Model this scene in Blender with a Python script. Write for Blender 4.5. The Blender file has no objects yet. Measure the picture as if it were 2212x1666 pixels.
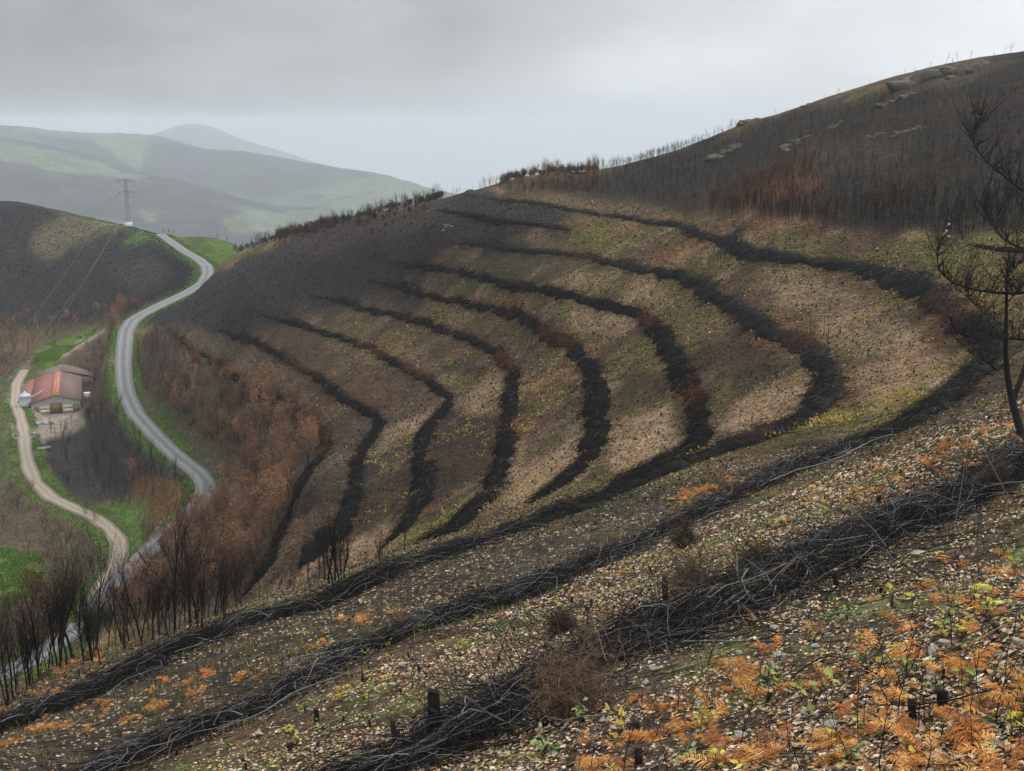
import bpy, math, random
import numpy as np
from mathutils import Vector
# ------------------------------------------------------------------ camera, sky, sun, exposure
scene=bpy.context.scene
coll=scene.collection
cam_d=bpy.data.cameras.new('camera'); cam=bpy.data.objects.new('camera',cam_d); coll.objects.link(cam)
cam_d.sensor_width=36.0; cam_d.lens=36.0*2700.0/2212.0
cam_d.clip_start=0.1; cam_d.clip_end=20000
cam.location=(0,0,0); cam.rotation_euler=(math.pi/2-math.atan(568.0/2700.0),0,0)
scene.camera=cam
SUN_EL,SUN_AZ=math.radians(42),math.radians(38)     # azimuth clockwise from +Y
w=bpy.data.worlds.new('World'); scene.world=w; w.use_nodes=True
nt=w.node_tree; nt.nodes.clear()
def N(t,**k):
    n=nt.nodes.new(t)
    for a,b in k.items(): setattr(n,a,b)
    return n
def lk(a,b): nt.links.new(a,b)
def mth(op,a,b=None,c=None):
    n=N('ShaderNodeMath',operation=op)
    for i,x in enumerate((a,b,c)):
        if x is None: continue
        if hasattr(x,'is_linked'): lk(x,n.inputs[i])
        else: n.inputs[i].default_value=x
    return n.outputs[0]
out=N('ShaderNodeOutputWorld'); bg=N('ShaderNodeBackground'); lk(bg.outputs[0],out.inputs[0])
bg.inputs['Strength'].default_value=0.1
sky=N('ShaderNodeTexSky'); sky.sky_type='NISHITA'; sky.sun_disc=False
sky.sun_elevation=SUN_EL; sky.sun_rotation=SUN_AZ; sky.air_density=1.0; sky.dust_density=4.0
tc=N('ShaderNodeTexCoord'); sep=N('ShaderNodeSeparateXYZ'); lk(tc.outputs['Generated'],sep.inputs[0])
X,Y,Z=sep.outputs
zc=mth('MAXIMUM',Z,0.0)
den=mth('ADD',zc,0.42)
comb=N('ShaderNodeCombineXYZ'); lk(mth('DIVIDE',X,den),comb.inputs[0]); lk(mth('DIVIDE',Y,den),comb.inputs[1])
n1=N('ShaderNodeTexNoise'); n1.inputs['Scale'].default_value=2.7; n1.inputs['Detail'].default_value=4.0; n1.inputs['Roughness'].default_value=0.5; n1.inputs['Distortion'].default_value=0.3
lk(comb.outputs[0],n1.inputs['Vector'])
# brighter cloud towards the hidden sun (right), darker deck to the left, bright zenith
sx,sy=math.sin(math.radians(27)),math.cos(math.radians(27))
dot=mth('ADD',mth('MULTIPLY',X,sx),mth('MULTIPLY',Y,sy))
br=mth('POWER',mth('MAXIMUM',dot,0.0),14.0)
gl=mth('MULTIPLY',br,3.0)
zen=mth('MULTIPLY',mth('POWER',zc,1.9),22.0)
cl=mth('MULTIPLY',mth('SUBTRACT',n1.outputs[0],0.5),6.2)
upw=mth('MULTIPLY_ADD',zc,2.0,0.55)
lum=mth('ADD',mth('ADD',mth('ADD',5.5,gl),zen),mth('MULTIPLY',cl,upw))
# the underside of the cloud deck is a little darker some 8-14 degrees up
band=mth('MULTIPLY',mth('POWER',2.718,mth('MULTIPLY',mth('POWER',mth('DIVIDE',mth('SUBTRACT',zc,0.10),0.14),2.0),-1.0)),mth('SUBTRACT',1.0,br))
lum=mth('ADD',lum,mth('MULTIPLY',mth('POWER',2.718,mth('DIVIDE',zc,-.045)),.3))
lum=mth('ADD',lum,mth('MULTIPLY',X,2.4))
top=mth('MULTIPLY',mth('MINIMUM',mth('MAXIMUM',mth('DIVIDE',mth('SUBTRACT',zc,.035),.07),0.0),1.0),mth('SUBTRACT',1.0,mth('POWER',zc,.5)))
lum=mth('SUBTRACT',lum,mth('MULTIPLY',mth('MULTIPLY',top,.8),mth('SUBTRACT',1.0,br)))
gx=mth('DIVIDE',mth('SUBTRACT',X,.07),.10); gz=mth('DIVIDE',mth('SUBTRACT',zc,.035),.035)
lum=mth('ADD',lum,mth('MULTIPLY',mth('POWER',2.718,mth('MULTIPLY',mth('ADD',mth('MULTIPLY',gx,gx),mth('MULTIPLY',gz,gz)),-1.0)),1.2))
cc=N('ShaderNodeCombineColor'); lk(mth('MULTIPLY',lum,0.94),cc.inputs[0]); lk(mth('MULTIPLY',lum,1.0),cc.inputs[1]); lk(mth('MULTIPLY',lum,1.05),cc.inputs[2])
mx=N('ShaderNodeMix',data_type='RGBA'); mx.inputs[0].default_value=0.93
lk(sky.outputs[0],mx.inputs[6]); lk(cc.outputs[0],mx.inputs[7]); lk(mx.outputs[2],bg.inputs['Color'])
sl=bpy.data.lights.new('sun','SUN'); sl.energy=1.5; sl.angle=math.radians(12); sl.color=(1.0,0.95,0.88)
so=bpy.data.objects.new('sun',sl); coll.objects.link(so)
so.rotation_euler=(math.pi/2-SUN_EL,0,math.pi-SUN_AZ)
vs=scene.view_settings; vs.view_transform='Standard'; vs.look='None'; vs.exposure=0.0; vs.gamma=1.0; vs.use_curve_mapping=False
scene.render.engine='CYCLES'
cy=scene.cycles; cy.max_bounces=5; cy.diffuse_bounces=2; cy.glossy_bounces=2; cy.volume_bounces=1; cy.transparent_max_bounces=8; cy.use_denoising=True
R=np.random.default_rng(7); random.seed(7)
# ------------------------------------------------------------------ terrain
F=2700.0; CU,CV=1106.0,833.0
PITCH=math.atan(568.0/F)
CP,SP=math.cos(PITCH),math.sin(PITCH)
def raydir(u,v):
    """direction of sight towards a point of the surveyed view (2212 x 1666 grid)"""
    x=(np.asarray(u,float)-CU)/F; y=(CV-np.asarray(v,float))/F
    return x, CP+y*SP, -SP+y*CP
def survey(u,v,d=None,z=None):
    x,y,w=raydir(u,v); h=np.hypot(x,y); t=-w/h
    az=np.arctan2(x,y)
    if d is None: d=z/(-t)
    return az,d,t
def project(x,y,z):
    zc=y*CP-z*SP; yc=y*SP+z*CP
    return CU+F*x/zc, CV-F*yc/zc
ROWS={
'R9':(-11.8,[(2090,530),(2130,536),(2212,547)]),
'R7':(-16,[(1006,421),(1069,433),(1153,440),(1217,454),(1322,469),(1385,478),(1475,491),(1508,511),(1558,521),(1608,544),(1675,561),(1741,566),(1798,573),(1875,590),(1900,598),(1976,624),(2027,659),(2078,695),(2129,731),(2140,772),(2094,828),(2027,879),(1925,940),(1798,991),(1696,1032),(1594,1072),(1480,1130),(1370,1190),(1237,1240),(1104,1293),(1004,1328),(920,1355),(737,1430),(567,1530),(433,1572),(300,1636),(180,1690)]),
'R6b':(-18.2,[(945,454),(1006,467),(1090,482),(1175,490),(1234,500)]),
'R6':(-20.5,[(943,524),(1048,532),(1153,547),(1238,549),(1301,566),(1385,583),(1472,600),(1512,619),(1569,659),(1645,710),(1721,746),(1767,777),(1793,828),(1772,879),(1721,919),(1620,958),(1492,1001),(1390,1042),(1301,1082),(1218,1113),(1100,1152),(983,1192),(865,1231),(700,1310),(633,1326),(533,1350),(467,1380),(400,1400),(300,1453),(200,1503),(133,1526),(33,1570),(-60,1610)]),
'R5':(-25,[(825,566),(900,577),(964,585),(1048,604),(1132,625),(1217,638),(1301,659),(1370,682),(1411,710),(1441,756),(1462,807),(1492,843),(1507,899),(1510,945),(1487,981),(1416,1016),(1340,1048)]),
'R4':(-29.5,[(795,608),(858,621),(921,638),(1006,657),(1090,678),(1153,701),(1185,725),(1225,748),(1257,775),(1285,827),(1291,925),(1277,984),(1218,1047),(1150,1086)]),
'R3':(-34,[(664,640),(732,650),(787,670),(877,690),(944,709),(1022,735),(1069,764),(1108,796),(1108,839),(1096,886),(1093,933),(1085,996),(1069,1051),(1042,1090),(995,1133),(944,1162)]),
'R2':(-38,[(557,681),(645,702),(747,737),(810,760),(873,796),(928,827),(975,860),(959,890),(912,941),(908,984),(914,1027),(914,1074),(893,1117),(861,1156),(825,1186)]),
'R1':(-42,[(465,713),(551,741),(606,768),(669,807),(716,847),(771,878),(810,898),(822,921),(787,972),(767,1011),(767,1051),(751,1094),(743,1145),(689,1188),(645,1230)]),
'R0':(-46,[(360,712),(434,768),(492,800),(571,855),(653,894),(689,933),(714,960),(685,1000),(653,1035),(634,1094),(606,1156),(571,1231),(525,1290)]),
'R8':(-11,[(2240,1000),(2085,1084),(1998,1125),(1893,1165),(1789,1217),(1684,1252),(1579,1308),(1510,1356),(1404,1395),(1237,1475),(1104,1553),(1004,1609),(871,1650),(771,1690)]),
}
ROWLEAD={'R0':-7.0,'R1':-5.0,'R2':-3.0,'R3':-3.2,'R4':-2.7,'R5':-3.4,'R6':-2.3}
ANCH=[ # u,v,d(,)
# road
(345,508,560),(450,582,430),(400,630,395),(330,665,370),(290,690,358),(265,760,328),(270,830,306),(330,930,276),(400,1000,258),(440,1040,246),(400,1110,236),(340,1170,228),(290,1215,222),(220,1290,212),(110,1400,201),(0,1480,193),
# track and terrace
(45,920,377),(45,960,350),(60,1000,318),(110,1075,282),(200,1125,262),(262,1185,240),(240,1250,223),
(40,1250,236),(0,1100,290),(0,1300,225),(100,1350,212),(0,1000,345),(180,950,345),(200,850,385),(150,1010,312),(200,1050,288),(240,1000,300),(300,1080,262),(70,890,401),(110,893,400),(180,890,401),(200,810,425),(40,830,432),(0,880,408),
(140,735,482),(70,775,462),(200,715,486),(0,770,460),(130,790,455),(330,1130,240),(300,1160,233),
(0,700,500),(100,690,505),(200,672,505),(300,640,478),(380,590,465),(260,570,525),
(150,600,525),(0,560,540),(100,520,560),(0,445,585),(60,443,592),(130,455,595),(230,478,590),(290,492,580),
(480,520,520),(420,540,480),(500,560,450),(440,515,545),(560,525,410),(620,508,370),(700,490,335),(760,478,315),(830,461,300),(945,440,275),(1010,412,284),(1150,380,290),(1280,370,292),(1400,342,292),(1500,310,292),(1600,270,290),(1750,224,280),(1960,158,270),(2212,116,258),(2350,95,255),
# spur above road, left of rows
(420,640,370),(470,600,370),(520,570,375),(600,540,350),(700,560,290),(600,600,300),(500,650,300),(400,680,318),(340,700,330),(330,760,308),(330,830,290),(380,900,272),(450,960,253),(470,880,268),(560,900,222),(600,960,205),(560,1050,200),(520,1150,195),(500,1000,236),
# upper hillside
(1608,480,174),(1475,450,206),(1900,500,154),(2040,515,140),(2212,400,168),(2212,250,208),(1900,350,192),(1600,400,217),(1750,300,238),(2000,250,215),(1350,420,245),(2212,500,138),(1250,425,252),(2400,300,190),(2400,500,135),
# near slope
(2212,1666,11.6),(1700,1666,13.2),(1300,1666,15.8),(2212,1300,21),(1900,1400,19.5),(1600,1500,18.5),(2212,1150,29),(2400,1000,33),(2400,1300,19),(2400,1666,10.6),(0,1700,28),(-200,1666,34),(2208,950,43),(2300,880,47),(1900,1030,44),(1600,1200,36),(1200,1370,33),(900,1480,29.5),(500,1650,27),
# trees line on near slope / lower near slope hidden part
(150,1424,57),(300,1395,59),(450,1345,62),(560,1305,65),(720,1265,70),(850,1205,73),
]
def far(az,d,z): return (math.radians(az),d,-z/d)
def build_terrain():
    A=[];D=[];T=[];W=[]
    for k,(z,pl) in ROWS.items():
        for i,(u,v) in enumerate(pl):
            a,d,t=survey(u,v,z=z+ROWLEAD.get(k,0)*max(0.0,1-i/5.0)); A.append(a);D.append(d);T.append(t)
    for (u,v,d) in ANCH:
        a,d,t=survey(u,v,d=d); A.append(a);D.append(d);T.append(t)
    ex=[]
    # under and behind the viewpoint
    for az in list(range(-180,181,30))+[-27,27]:
        s=math.radians(az)
        # slope falls towards front-left
        for d in (3.0,7.0):
            if abs(az)<=30 and d>5: continue
            g=-0.42*math.cos(math.radians(az+18))
            ex.append((s,d,-(-1.65+g*d)/d))
    for az in (60,100,140,180,-180,-140,-100,-60):
        for d in (30,120,500,2500):
            g=-0.40*math.cos(math.radians(az+18))
            if az<0: z=-1.6+g*min(d,200)-0.02*max(0,d-200)
            else: z=-1.6+g*min(d,120)
            z=max(z,-92)
            ex.append((math.radians(az),d,-z/d))
    # side of the picture, left: keeps falling to the valley
    for az,d,z in [(-28,40,-22),(-34,40,-24),(-28,70,-38),(-40,80,-44),(-28,130,-70),(-40,150,-78),(-28,210,-85),(-28,330,-90),(-40,330,-92),(-28,520,-78),(-28,600,-45),(-40,560,-60),
                   (29,20,-8),(29,60,-11),(29,100,-9),(29,160,0),(29,260,14),(40,40,-7),(40,150,2),(40,260,16),
                   # hidden flank of the near slope, behind its edge
                   (-19,75,-37),(-15,80,-39),(-11,85,-41),(-8,92,-42),(-19,110,-60),(-15,115,-56),(-11,112,-50),(-19,150,-75),(-14,150,-62),(-11,142,-54),(-8,112,-44),
                   # behind the skylines
                   (-20,690,-75),(-16,700,-85),(-13,650,-85),(-10,560,-75),(-7,470,-66),(-4,390,-52),(-2,380,-40),(2,390,-36),(6,390,-30),(10,390,-24),(15,380,-10),(20,370,0),(27,360,4),(38,360,8),
                   (-20,850,-120),(-12,850,-130),(-5,700,-120),(2,650,-95),(10,650,-70),(20,650,-40),(30,650,-20),(-30,850,-110),(-40,800,-90),(45,650,0)]:
        ex.append(far(az,d,z))
    for a,d,t in ex: A.append(a);D.append(d);T.append(t)
    # far hills: picture points with distance
    for (u,v,d) in [(0,500,1250),(150,500,1250),(300,500,1250),(520,510,1350),(700,480,1500),(850,440,1700),(950,425,1900),
                    (0,420,1500),(200,430,1480),(350,420,1500),(480,470,1400),(120,345,1720),(0,330,1750),(250,372,1750),(400,388,1750),(520,430,1800),
                    (0,268,2500),(100,277,2500),(200,288,2450),(340,293,2450),(420,315,2450),(520,325,2400),(640,347,2350),(760,366,2300),(850,380,2250),(950,415,2150),(1050,440,2100),(1200,460,2050),
                    (150,310,2250),(300,350,2100),(500,370,2100),(700,400,2000),(850,412,2000)]:
        a,d,t=survey(u,v,d=d*2.3); A.append(a);D.append(d);T.append(t)
    for az,d,z in [(-40,1300,-110),(-40,2500,0),(10,1300,-110),(25,1300,-90),(40,1300,-60),(10,2200,-120),(25,2200,-110),(40,2200,-90),
                   (-25,3200,-90),(-15,3200,-110),(-7,3000,-400),(0,2900,-420),(10,3200,-420),(25,3200,-400),(-40,3200,-60),
                   (-25,7000,-600),(-10,7000,-600),(10,7000,-600),(30,7000,-600),(-45,7000,-600),(60,7000,-600)]:
        ex=far(az,d*2.2,z*(1.5 if z<0 else 1)); A.append(ex[0]);D.append(ex[1]);T.append(ex[2])
    for (u,v,d) in [(430,268,4600),(300,300,4500),(520,300,4600),(600,325,4550),(650,343,4500),(200,320,4500)]:
        a,d,t=survey(u,v,d=d*2.3); A.append(a);D.append(d);T.append(t)
    A=np.array(A);D=np.array(D);T=np.array(T)
    return A,D,T
KA=2.2   # weight of azimuth against log distance
def tps(r2): return np.where(r2>1e-12,0.5*r2*np.log(np.maximum(r2,1e-12)),0.0)
def fit(A,D,T,lam=2e-4):
    X=np.stack([KA*A,np.log(D)],1); n=len(X)
    r2=((X[:,None]-X[None])**2).sum(-1)
    K=tps(r2)+lam*np.eye(n)
    P=np.concatenate([np.ones((n,1)),X],1)
    M=np.block([[K,P],[P.T,np.zeros((3,3))]])
    w=np.linalg.solve(M,np.concatenate([T,np.zeros(3)]))
    return X,w
def tan_at(X,w,az,ld):
    q=np.stack([KA*az.ravel(),ld.ravel()],1); out=np.empty(len(q)); n=len(X)
    for i in range(0,len(q),8192):
        c=q[i:i+8192]
        r2=(c**2).sum(1)[:,None]+(X**2).sum(1)[None]-2*c@X.T
        out[i:i+8192]=tps(np.maximum(r2,0))@w[:n]+w[n]+c@w[n+1:]
    return out.reshape(az.shape)
# ------------------------------------------------------------------ noise
def _h(ix,iy,seed):
    n=(ix.astype(np.int64)*374761393+iy.astype(np.int64)*668265263+seed*974634777)&0xFFFFFFFF
    n=((n^(n>>13))*1274126177)&0xFFFFFFFF
    return ((n^(n>>16))&0xFFFF)/65535.0
def vnoise(x,y,seed=0):
    ix=np.floor(x);iy=np.floor(y);fx=x-ix;fy=y-iy
    fx=fx*fx*(3-2*fx);fy=fy*fy*(3-2*fy)
    a=_h(ix,iy,seed);b=_h(ix+1,iy,seed);c=_h(ix,iy+1,seed);d=_h(ix+1,iy+1,seed)
    return (a*(1-fx)+b*fx)*(1-fy)+(c*(1-fx)+d*fx)*fy
def fbm(x,y,seed=0,o=4):
    s=0;a=.5;t=0
    for i in range(o):
        s=s+a*vnoise(x,y,seed+i*17);t+=a;a*=.5;x=x*2.03+3.1;y=y*2.03+1.7
    return s/t
def sstep(a,b,x):
    t=np.clip((x-a)/(b-a),0,1); return t*t*(3-2*t)
# ------------------------------------------------------------------ ground grid (polar mesh, finer near the viewpoint)
_A,_D,_T=build_terrain(); _X,_w=fit(_A,_D,_T)
AZ0=math.radians(27); DAZ=math.radians(0.075)
azf=np.arange(-AZ0,AZ0+1e-9,DAZ)
azo=np.radians(np.concatenate([np.array([28.5,30.5,33,36,40]),np.arange(46,316,6),np.array([320,324,327,329.5,331.5])]))
L0,DL=math.log(2.5),0.0105
NL=int((math.log(17500)-L0)/DL)+1
LD=L0+DL*np.arange(NL)
def grid_tan(azs,step):
    la=np.concatenate([azs[::step],azs[-1:]]); ll=np.concatenate([LD[::step],LD[-1:]])
    g=tan_at(_X,_w,np.repeat(la[:,None],len(ll),1),np.repeat(ll[None],len(la),0))
    g=np.stack([np.interp(LD,ll,r) for r in g],0)
    return np.stack([np.interp(azs,la,g[:,j]) for j in range(g.shape[1])],1)
def relief(x,y,d):
    z=0.05*(fbm(x/0.7,y/0.7,3,3)-.5)*np.clip(60/d,0,1)
    z=z+0.22*(fbm(x/3.5,y/3.5,5,3)-.5)
    z=z+0.9*(fbm(x/16,y/16,9,3)-.5)*sstep(25,160,d)
    z=z+44*(fbm(x/520,y/520,13,5)-.5)*sstep(900,3600,d)
    z=z+7*(fbm(x/45,y/45,19,3)-.5)*sstep(800,1500,d)
    return z
TG=grid_tan(azf,3)
ca=azf[:,None]; dd=np.exp(LD)[None]
GX=np.sin(ca)*dd; GY=np.cos(ca)*dd
GZ=-TG*dd; DG=np.repeat(dd,len(azf),0)
GZ=GZ+relief(GX,GY,DG)
def H(x,y):
    """height of the ground mesh inside the fine sector"""
    x=np.asarray(x,float);y=np.asarray(y,float)
    a=(np.clip(np.arctan2(x,y),-AZ0,AZ0)+AZ0)/DAZ; l=(np.log(np.maximum(np.hypot(x,y),2.6))-L0)/DL
    i=np.clip(np.floor(a).astype(int),0,len(azf)-2); j=np.clip(np.floor(l).astype(int),0,NL-2)
    fa=np.clip(a-i,0,1);fl=np.clip(l-j,0,1)
    return (GZ[i,j]*(1-fa)+GZ[i+1,j]*fa)*(1-fl)+(GZ[i,j+1]*(1-fa)+GZ[i+1,j+1]*fa)*fl
def hit(u,v,dmin=3.0,dmax=17000.0):
    """where a sight line from the viewpoint meets the ground"""
    x,y,wz=raydir(u,v); h=math.hypot(x,y); t=-wz/h; az=math.atan2(x,y)
    ld=np.arange(math.log(dmin),math.log(dmax),0.002); d=np.exp(ld)
    px=np.sin(az)*d;py=np.cos(az)*d
    g=H(px,py); k=np.nonzero(g>=-t*d)[0]
    k=k[0] if len(k) else np.argmin(-t*d-g)
    return np.array([px[k],py[k],g[k]])
def hits(pl,**k): return np.array([hit(u,v,**k) for u,v in pl])
def resample(P,step):
    P=np.asarray(P,float); s=np.concatenate([[0],np.cumsum(np.linalg.norm(np.diff(P,axis=0),axis=1))])
    n=max(2,int(s[-1]/step)+1); q=np.linspace(0,s[-1],n)
    # smooth polyline a little
    Q=np.stack([np.interp(q,s,P[:,i]) for i in range(P.shape[1])],1)
    for _ in range(max(1,int(2/step))):
        Q[1:-1]=(Q[:-2]+2*Q[1:-1]+Q[2:])/4
    return Q
# ------------------------------------------------------------------ road and tracks (centre lines on the ground)
ROAD_UV=[(345,506),(368,522),(398,543),(428,560),(446,575),(449,592),(438,612),(405,632),(345,660),(305,680),(283,695),(272,715),(268,745),(266,780),(268,820),(275,855),(295,895),(330,935),(365,970),(400,1000),(430,1022),(446,1045),(443,1075),(415,1105),(375,1145),(330,1183),(290,1220),(255,1255),(215,1300),(165,1355),(110,1400),(40,1440),(-60,1480)]
TRACK_UV=[(52,800),(35,830),(32,870),(45,905),(52,940),(55,975),(62,1010),(80,1045),(110,1075),(160,1098),(205,1118),(240,1145),(258,1170),(258,1200),(240,1240),(218,1275),(205,1300)]
def survey_line(pl,step,known):
    """line laid out from sight lines, with distances paced between known stations"""
    pl=np.array(pl,float); kn=np.array(known,float)
    s=np.concatenate([[0],np.cumsum(np.hypot(*np.diff(pl,axis=0).T))])
    ks=[s[np.argmin(np.hypot(pl[:,0]-u,pl[:,1]-v))] for u,v,_ in kn]
    d=np.interp(s,ks,kn[:,2]); P=[]
    for (u,v),di in zip(pl,d):
        a,dd_,t=survey(u,v,d=di); P.append((math.sin(a)*di,math.cos(a)*di,-t*di))
    return resample(P,step)
road=survey_line(ROAD_UV,1.5,[(345,506,560),(446,575,437),(405,632,396),(345,660,373),(283,695,354),(268,745,331),(268,820,308),(330,935,276),(400,1000,258),(446,1045,244),(415,1105,236),(330,1183,226),(290,1220,221),(215,1300,211),(110,1400,200),(-60,1480,186)])
track=survey_line(TRACK_UV,1.2,[(52,800,458),(32,870,411),(52,940,362),(62,1010,312),(110,1075,282),(205,1118,262),(258,1170,243),(240,1240,226),(205,1300,212)])
def near_line(L,x,y,r):
    """distance to a line and its height, only inside r"""
    D=np.full(x.shape,1e9);Zl=np.zeros(x.shape)
    bb=(x>L[:,0].min()-r)&(x<L[:,0].max()+r)&(y>L[:,1].min()-r)&(y<L[:,1].max()+r)
    idx=np.nonzero(bb.ravel())[0]
    xs=x.ravel()[idx];ys=y.ravel()[idx]
    bd=np.full(len(idx),1e9);bz=np.zeros(len(idx))
    for k in range(0,len(L)):
        d2=(xs-L[k,0])**2+(ys-L[k,1])**2
        m=d2<bd; bd[m]=d2[m]; bz[m]=L[k,2]
    D.ravel()[idx]=np.sqrt(bd);Zl.ravel()[idx]=bz
    return D,Zl
BARN_UV=(122,893)
BARN=hit(*BARN_UV,dmin=330,dmax=470)
# level pad under the barn
_bd=np.array([math.sin(math.radians(-18.5)),math.cos(math.radians(-18.5))]); _bl=np.array([_bd[1],-_bd[0]])
_py=(GX-BARN[0])*_bd[0]+(GY-BARN[1])*_bd[1]; _px=(GX-BARN[0])*_bl[0]+(GY-BARN[1])*_bl[1]
_k=(1-sstep(11,20,np.abs(_px)))*(1-sstep(24,36,np.abs(_py-21)))
GZ=GZ*(1-_k)+BARN[2]*_k
DR,ZR=near_line(road,GX,GY,12); DT,ZT=near_line(track,GX,GY,10)
for Dn,Zn,wd in ((DR,ZR,3.2),(DT,ZT,2.6)):
    k=1-sstep(wd,wd+6,Dn); GZ=GZ*(1-k)+(Zn-0.25)*k
# ------------------------------------------------------------------ ground colour: what grows or lies where
U,V=project(GX,GY,GZ)
def inpoly(poly,u,v):
    r=np.zeros(u.shape,bool); n=len(poly)
    for i in range(n):
        x1,y1=poly[i];x2,y2=poly[(i+1)%n]
        if y1==y2: continue
        c=((y1>v)!=(y2>v))&(u<(x2-x1)*(v-y1)/(y2-y1)+x1); r^=c
    return r
def zone(poly,dmin,dmax,ragged=14):
    p=np.array(poly,float); pad=ragged*1.5
    m=(DG>dmin)&(DG<dmax)&(U>p[:,0].min()-pad)&(U<p[:,0].max()+pad)&(V>p[:,1].min()-pad)&(V<p[:,1].max()+pad)
    o=np.zeros(U.shape); i=np.nonzero(m)
    sc=np.maximum(DG[i]/45,0.25)
    nu=(fbm(GX[i]/sc/1.6,GY[i]/sc/1.6,41,4)-.5)*5*ragged; nv=(fbm(GX[i]/sc/1.6+77,GY[i]/sc/1.6,43,4)-.5)*3.2*ragged
    acc=0
    for ox,oy in ((0,0),(.9,.1),(-.8,.3),(.3,.7),(-.2,-.7),(.5,-.35),(-.45,-.15)):
        acc=acc+inpoly(poly,U[i]+nu+ox*ragged,V[i]+nv+oy*ragged)
    o[i]=acc/7.0; return o
C=np.zeros(GX.shape+(3,))
def setc(mask,col,k=1.0,var=0.25):
    """mix a surface colour into the masked ground with some patchiness"""
    k=np.broadcast_to(k,mask.shape)[mask] if np.ndim(k) else k
    nn=1+var*2*(fbm(GX[mask]/3,GY[mask]/3,int(abs(col[0])*1000)+5,3)-.5)
    c=np.array(col)[None]*nn[:,None]
    kk=k[:,None] if np.ndim(k) else k
    C[mask]=C[mask]*(1-kk)+c*kk
LIT=(.084,.057,.034); PALE=(.30,.212,.14); DARK=(.030,.022,.016); CHAR=(.023,.0215,.0235); MOSS=(.105,.092,.030)
GRASS=(.075,.130,.022); DIRT=(.29,.235,.18); RUST=(.16,.062,.022); TAUPE=(.060,.048,.042)
al=np.ones(GX.shape,bool); setc(al,LIT,1,.5)
# streaks running down the slope
s1=fbm(GX/7+GY/30,GY/20-GX/40,51,4); s2=fbm(GX/10+9,GY/10,57,4); s3=fbm(GX/5,GY/7+31,61,4); s4=fbm(GX/26,GY/26,67,3)
setc(al,DARK,0.85*sstep(.50,.66,s1)); setc(al,MOSS,0.75*sstep(.50,.64,s2)); setc(al,PALE,0.5*sstep(.56,.70,s3)); setc(al,RUST,.42*sstep(.54,.68,fbm(GX/12+40,GY/12,63,4))); setc(al,(.075,.085,.024),.5*sstep(.55,.68,fbm(GX/8+70,GY/11,65,4))); setc(al,TAUPE,.6*sstep(.5,.66,s4))
nearz=DG<62
setc(nearz,(.070,.049,.032),0.85*(1-sstep(46,62,DG)))
setc(nearz,(.05,.037,.028),0.8*sstep(.5,.6,fbm(GX/1.4,GY/1.4,71,4))*nearz)
setc(nearz,(.10,.13,.035),0.55*sstep(.56,.66,fbm(GX/1.8+5,GY/1.8,73,4))*nearz)
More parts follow.
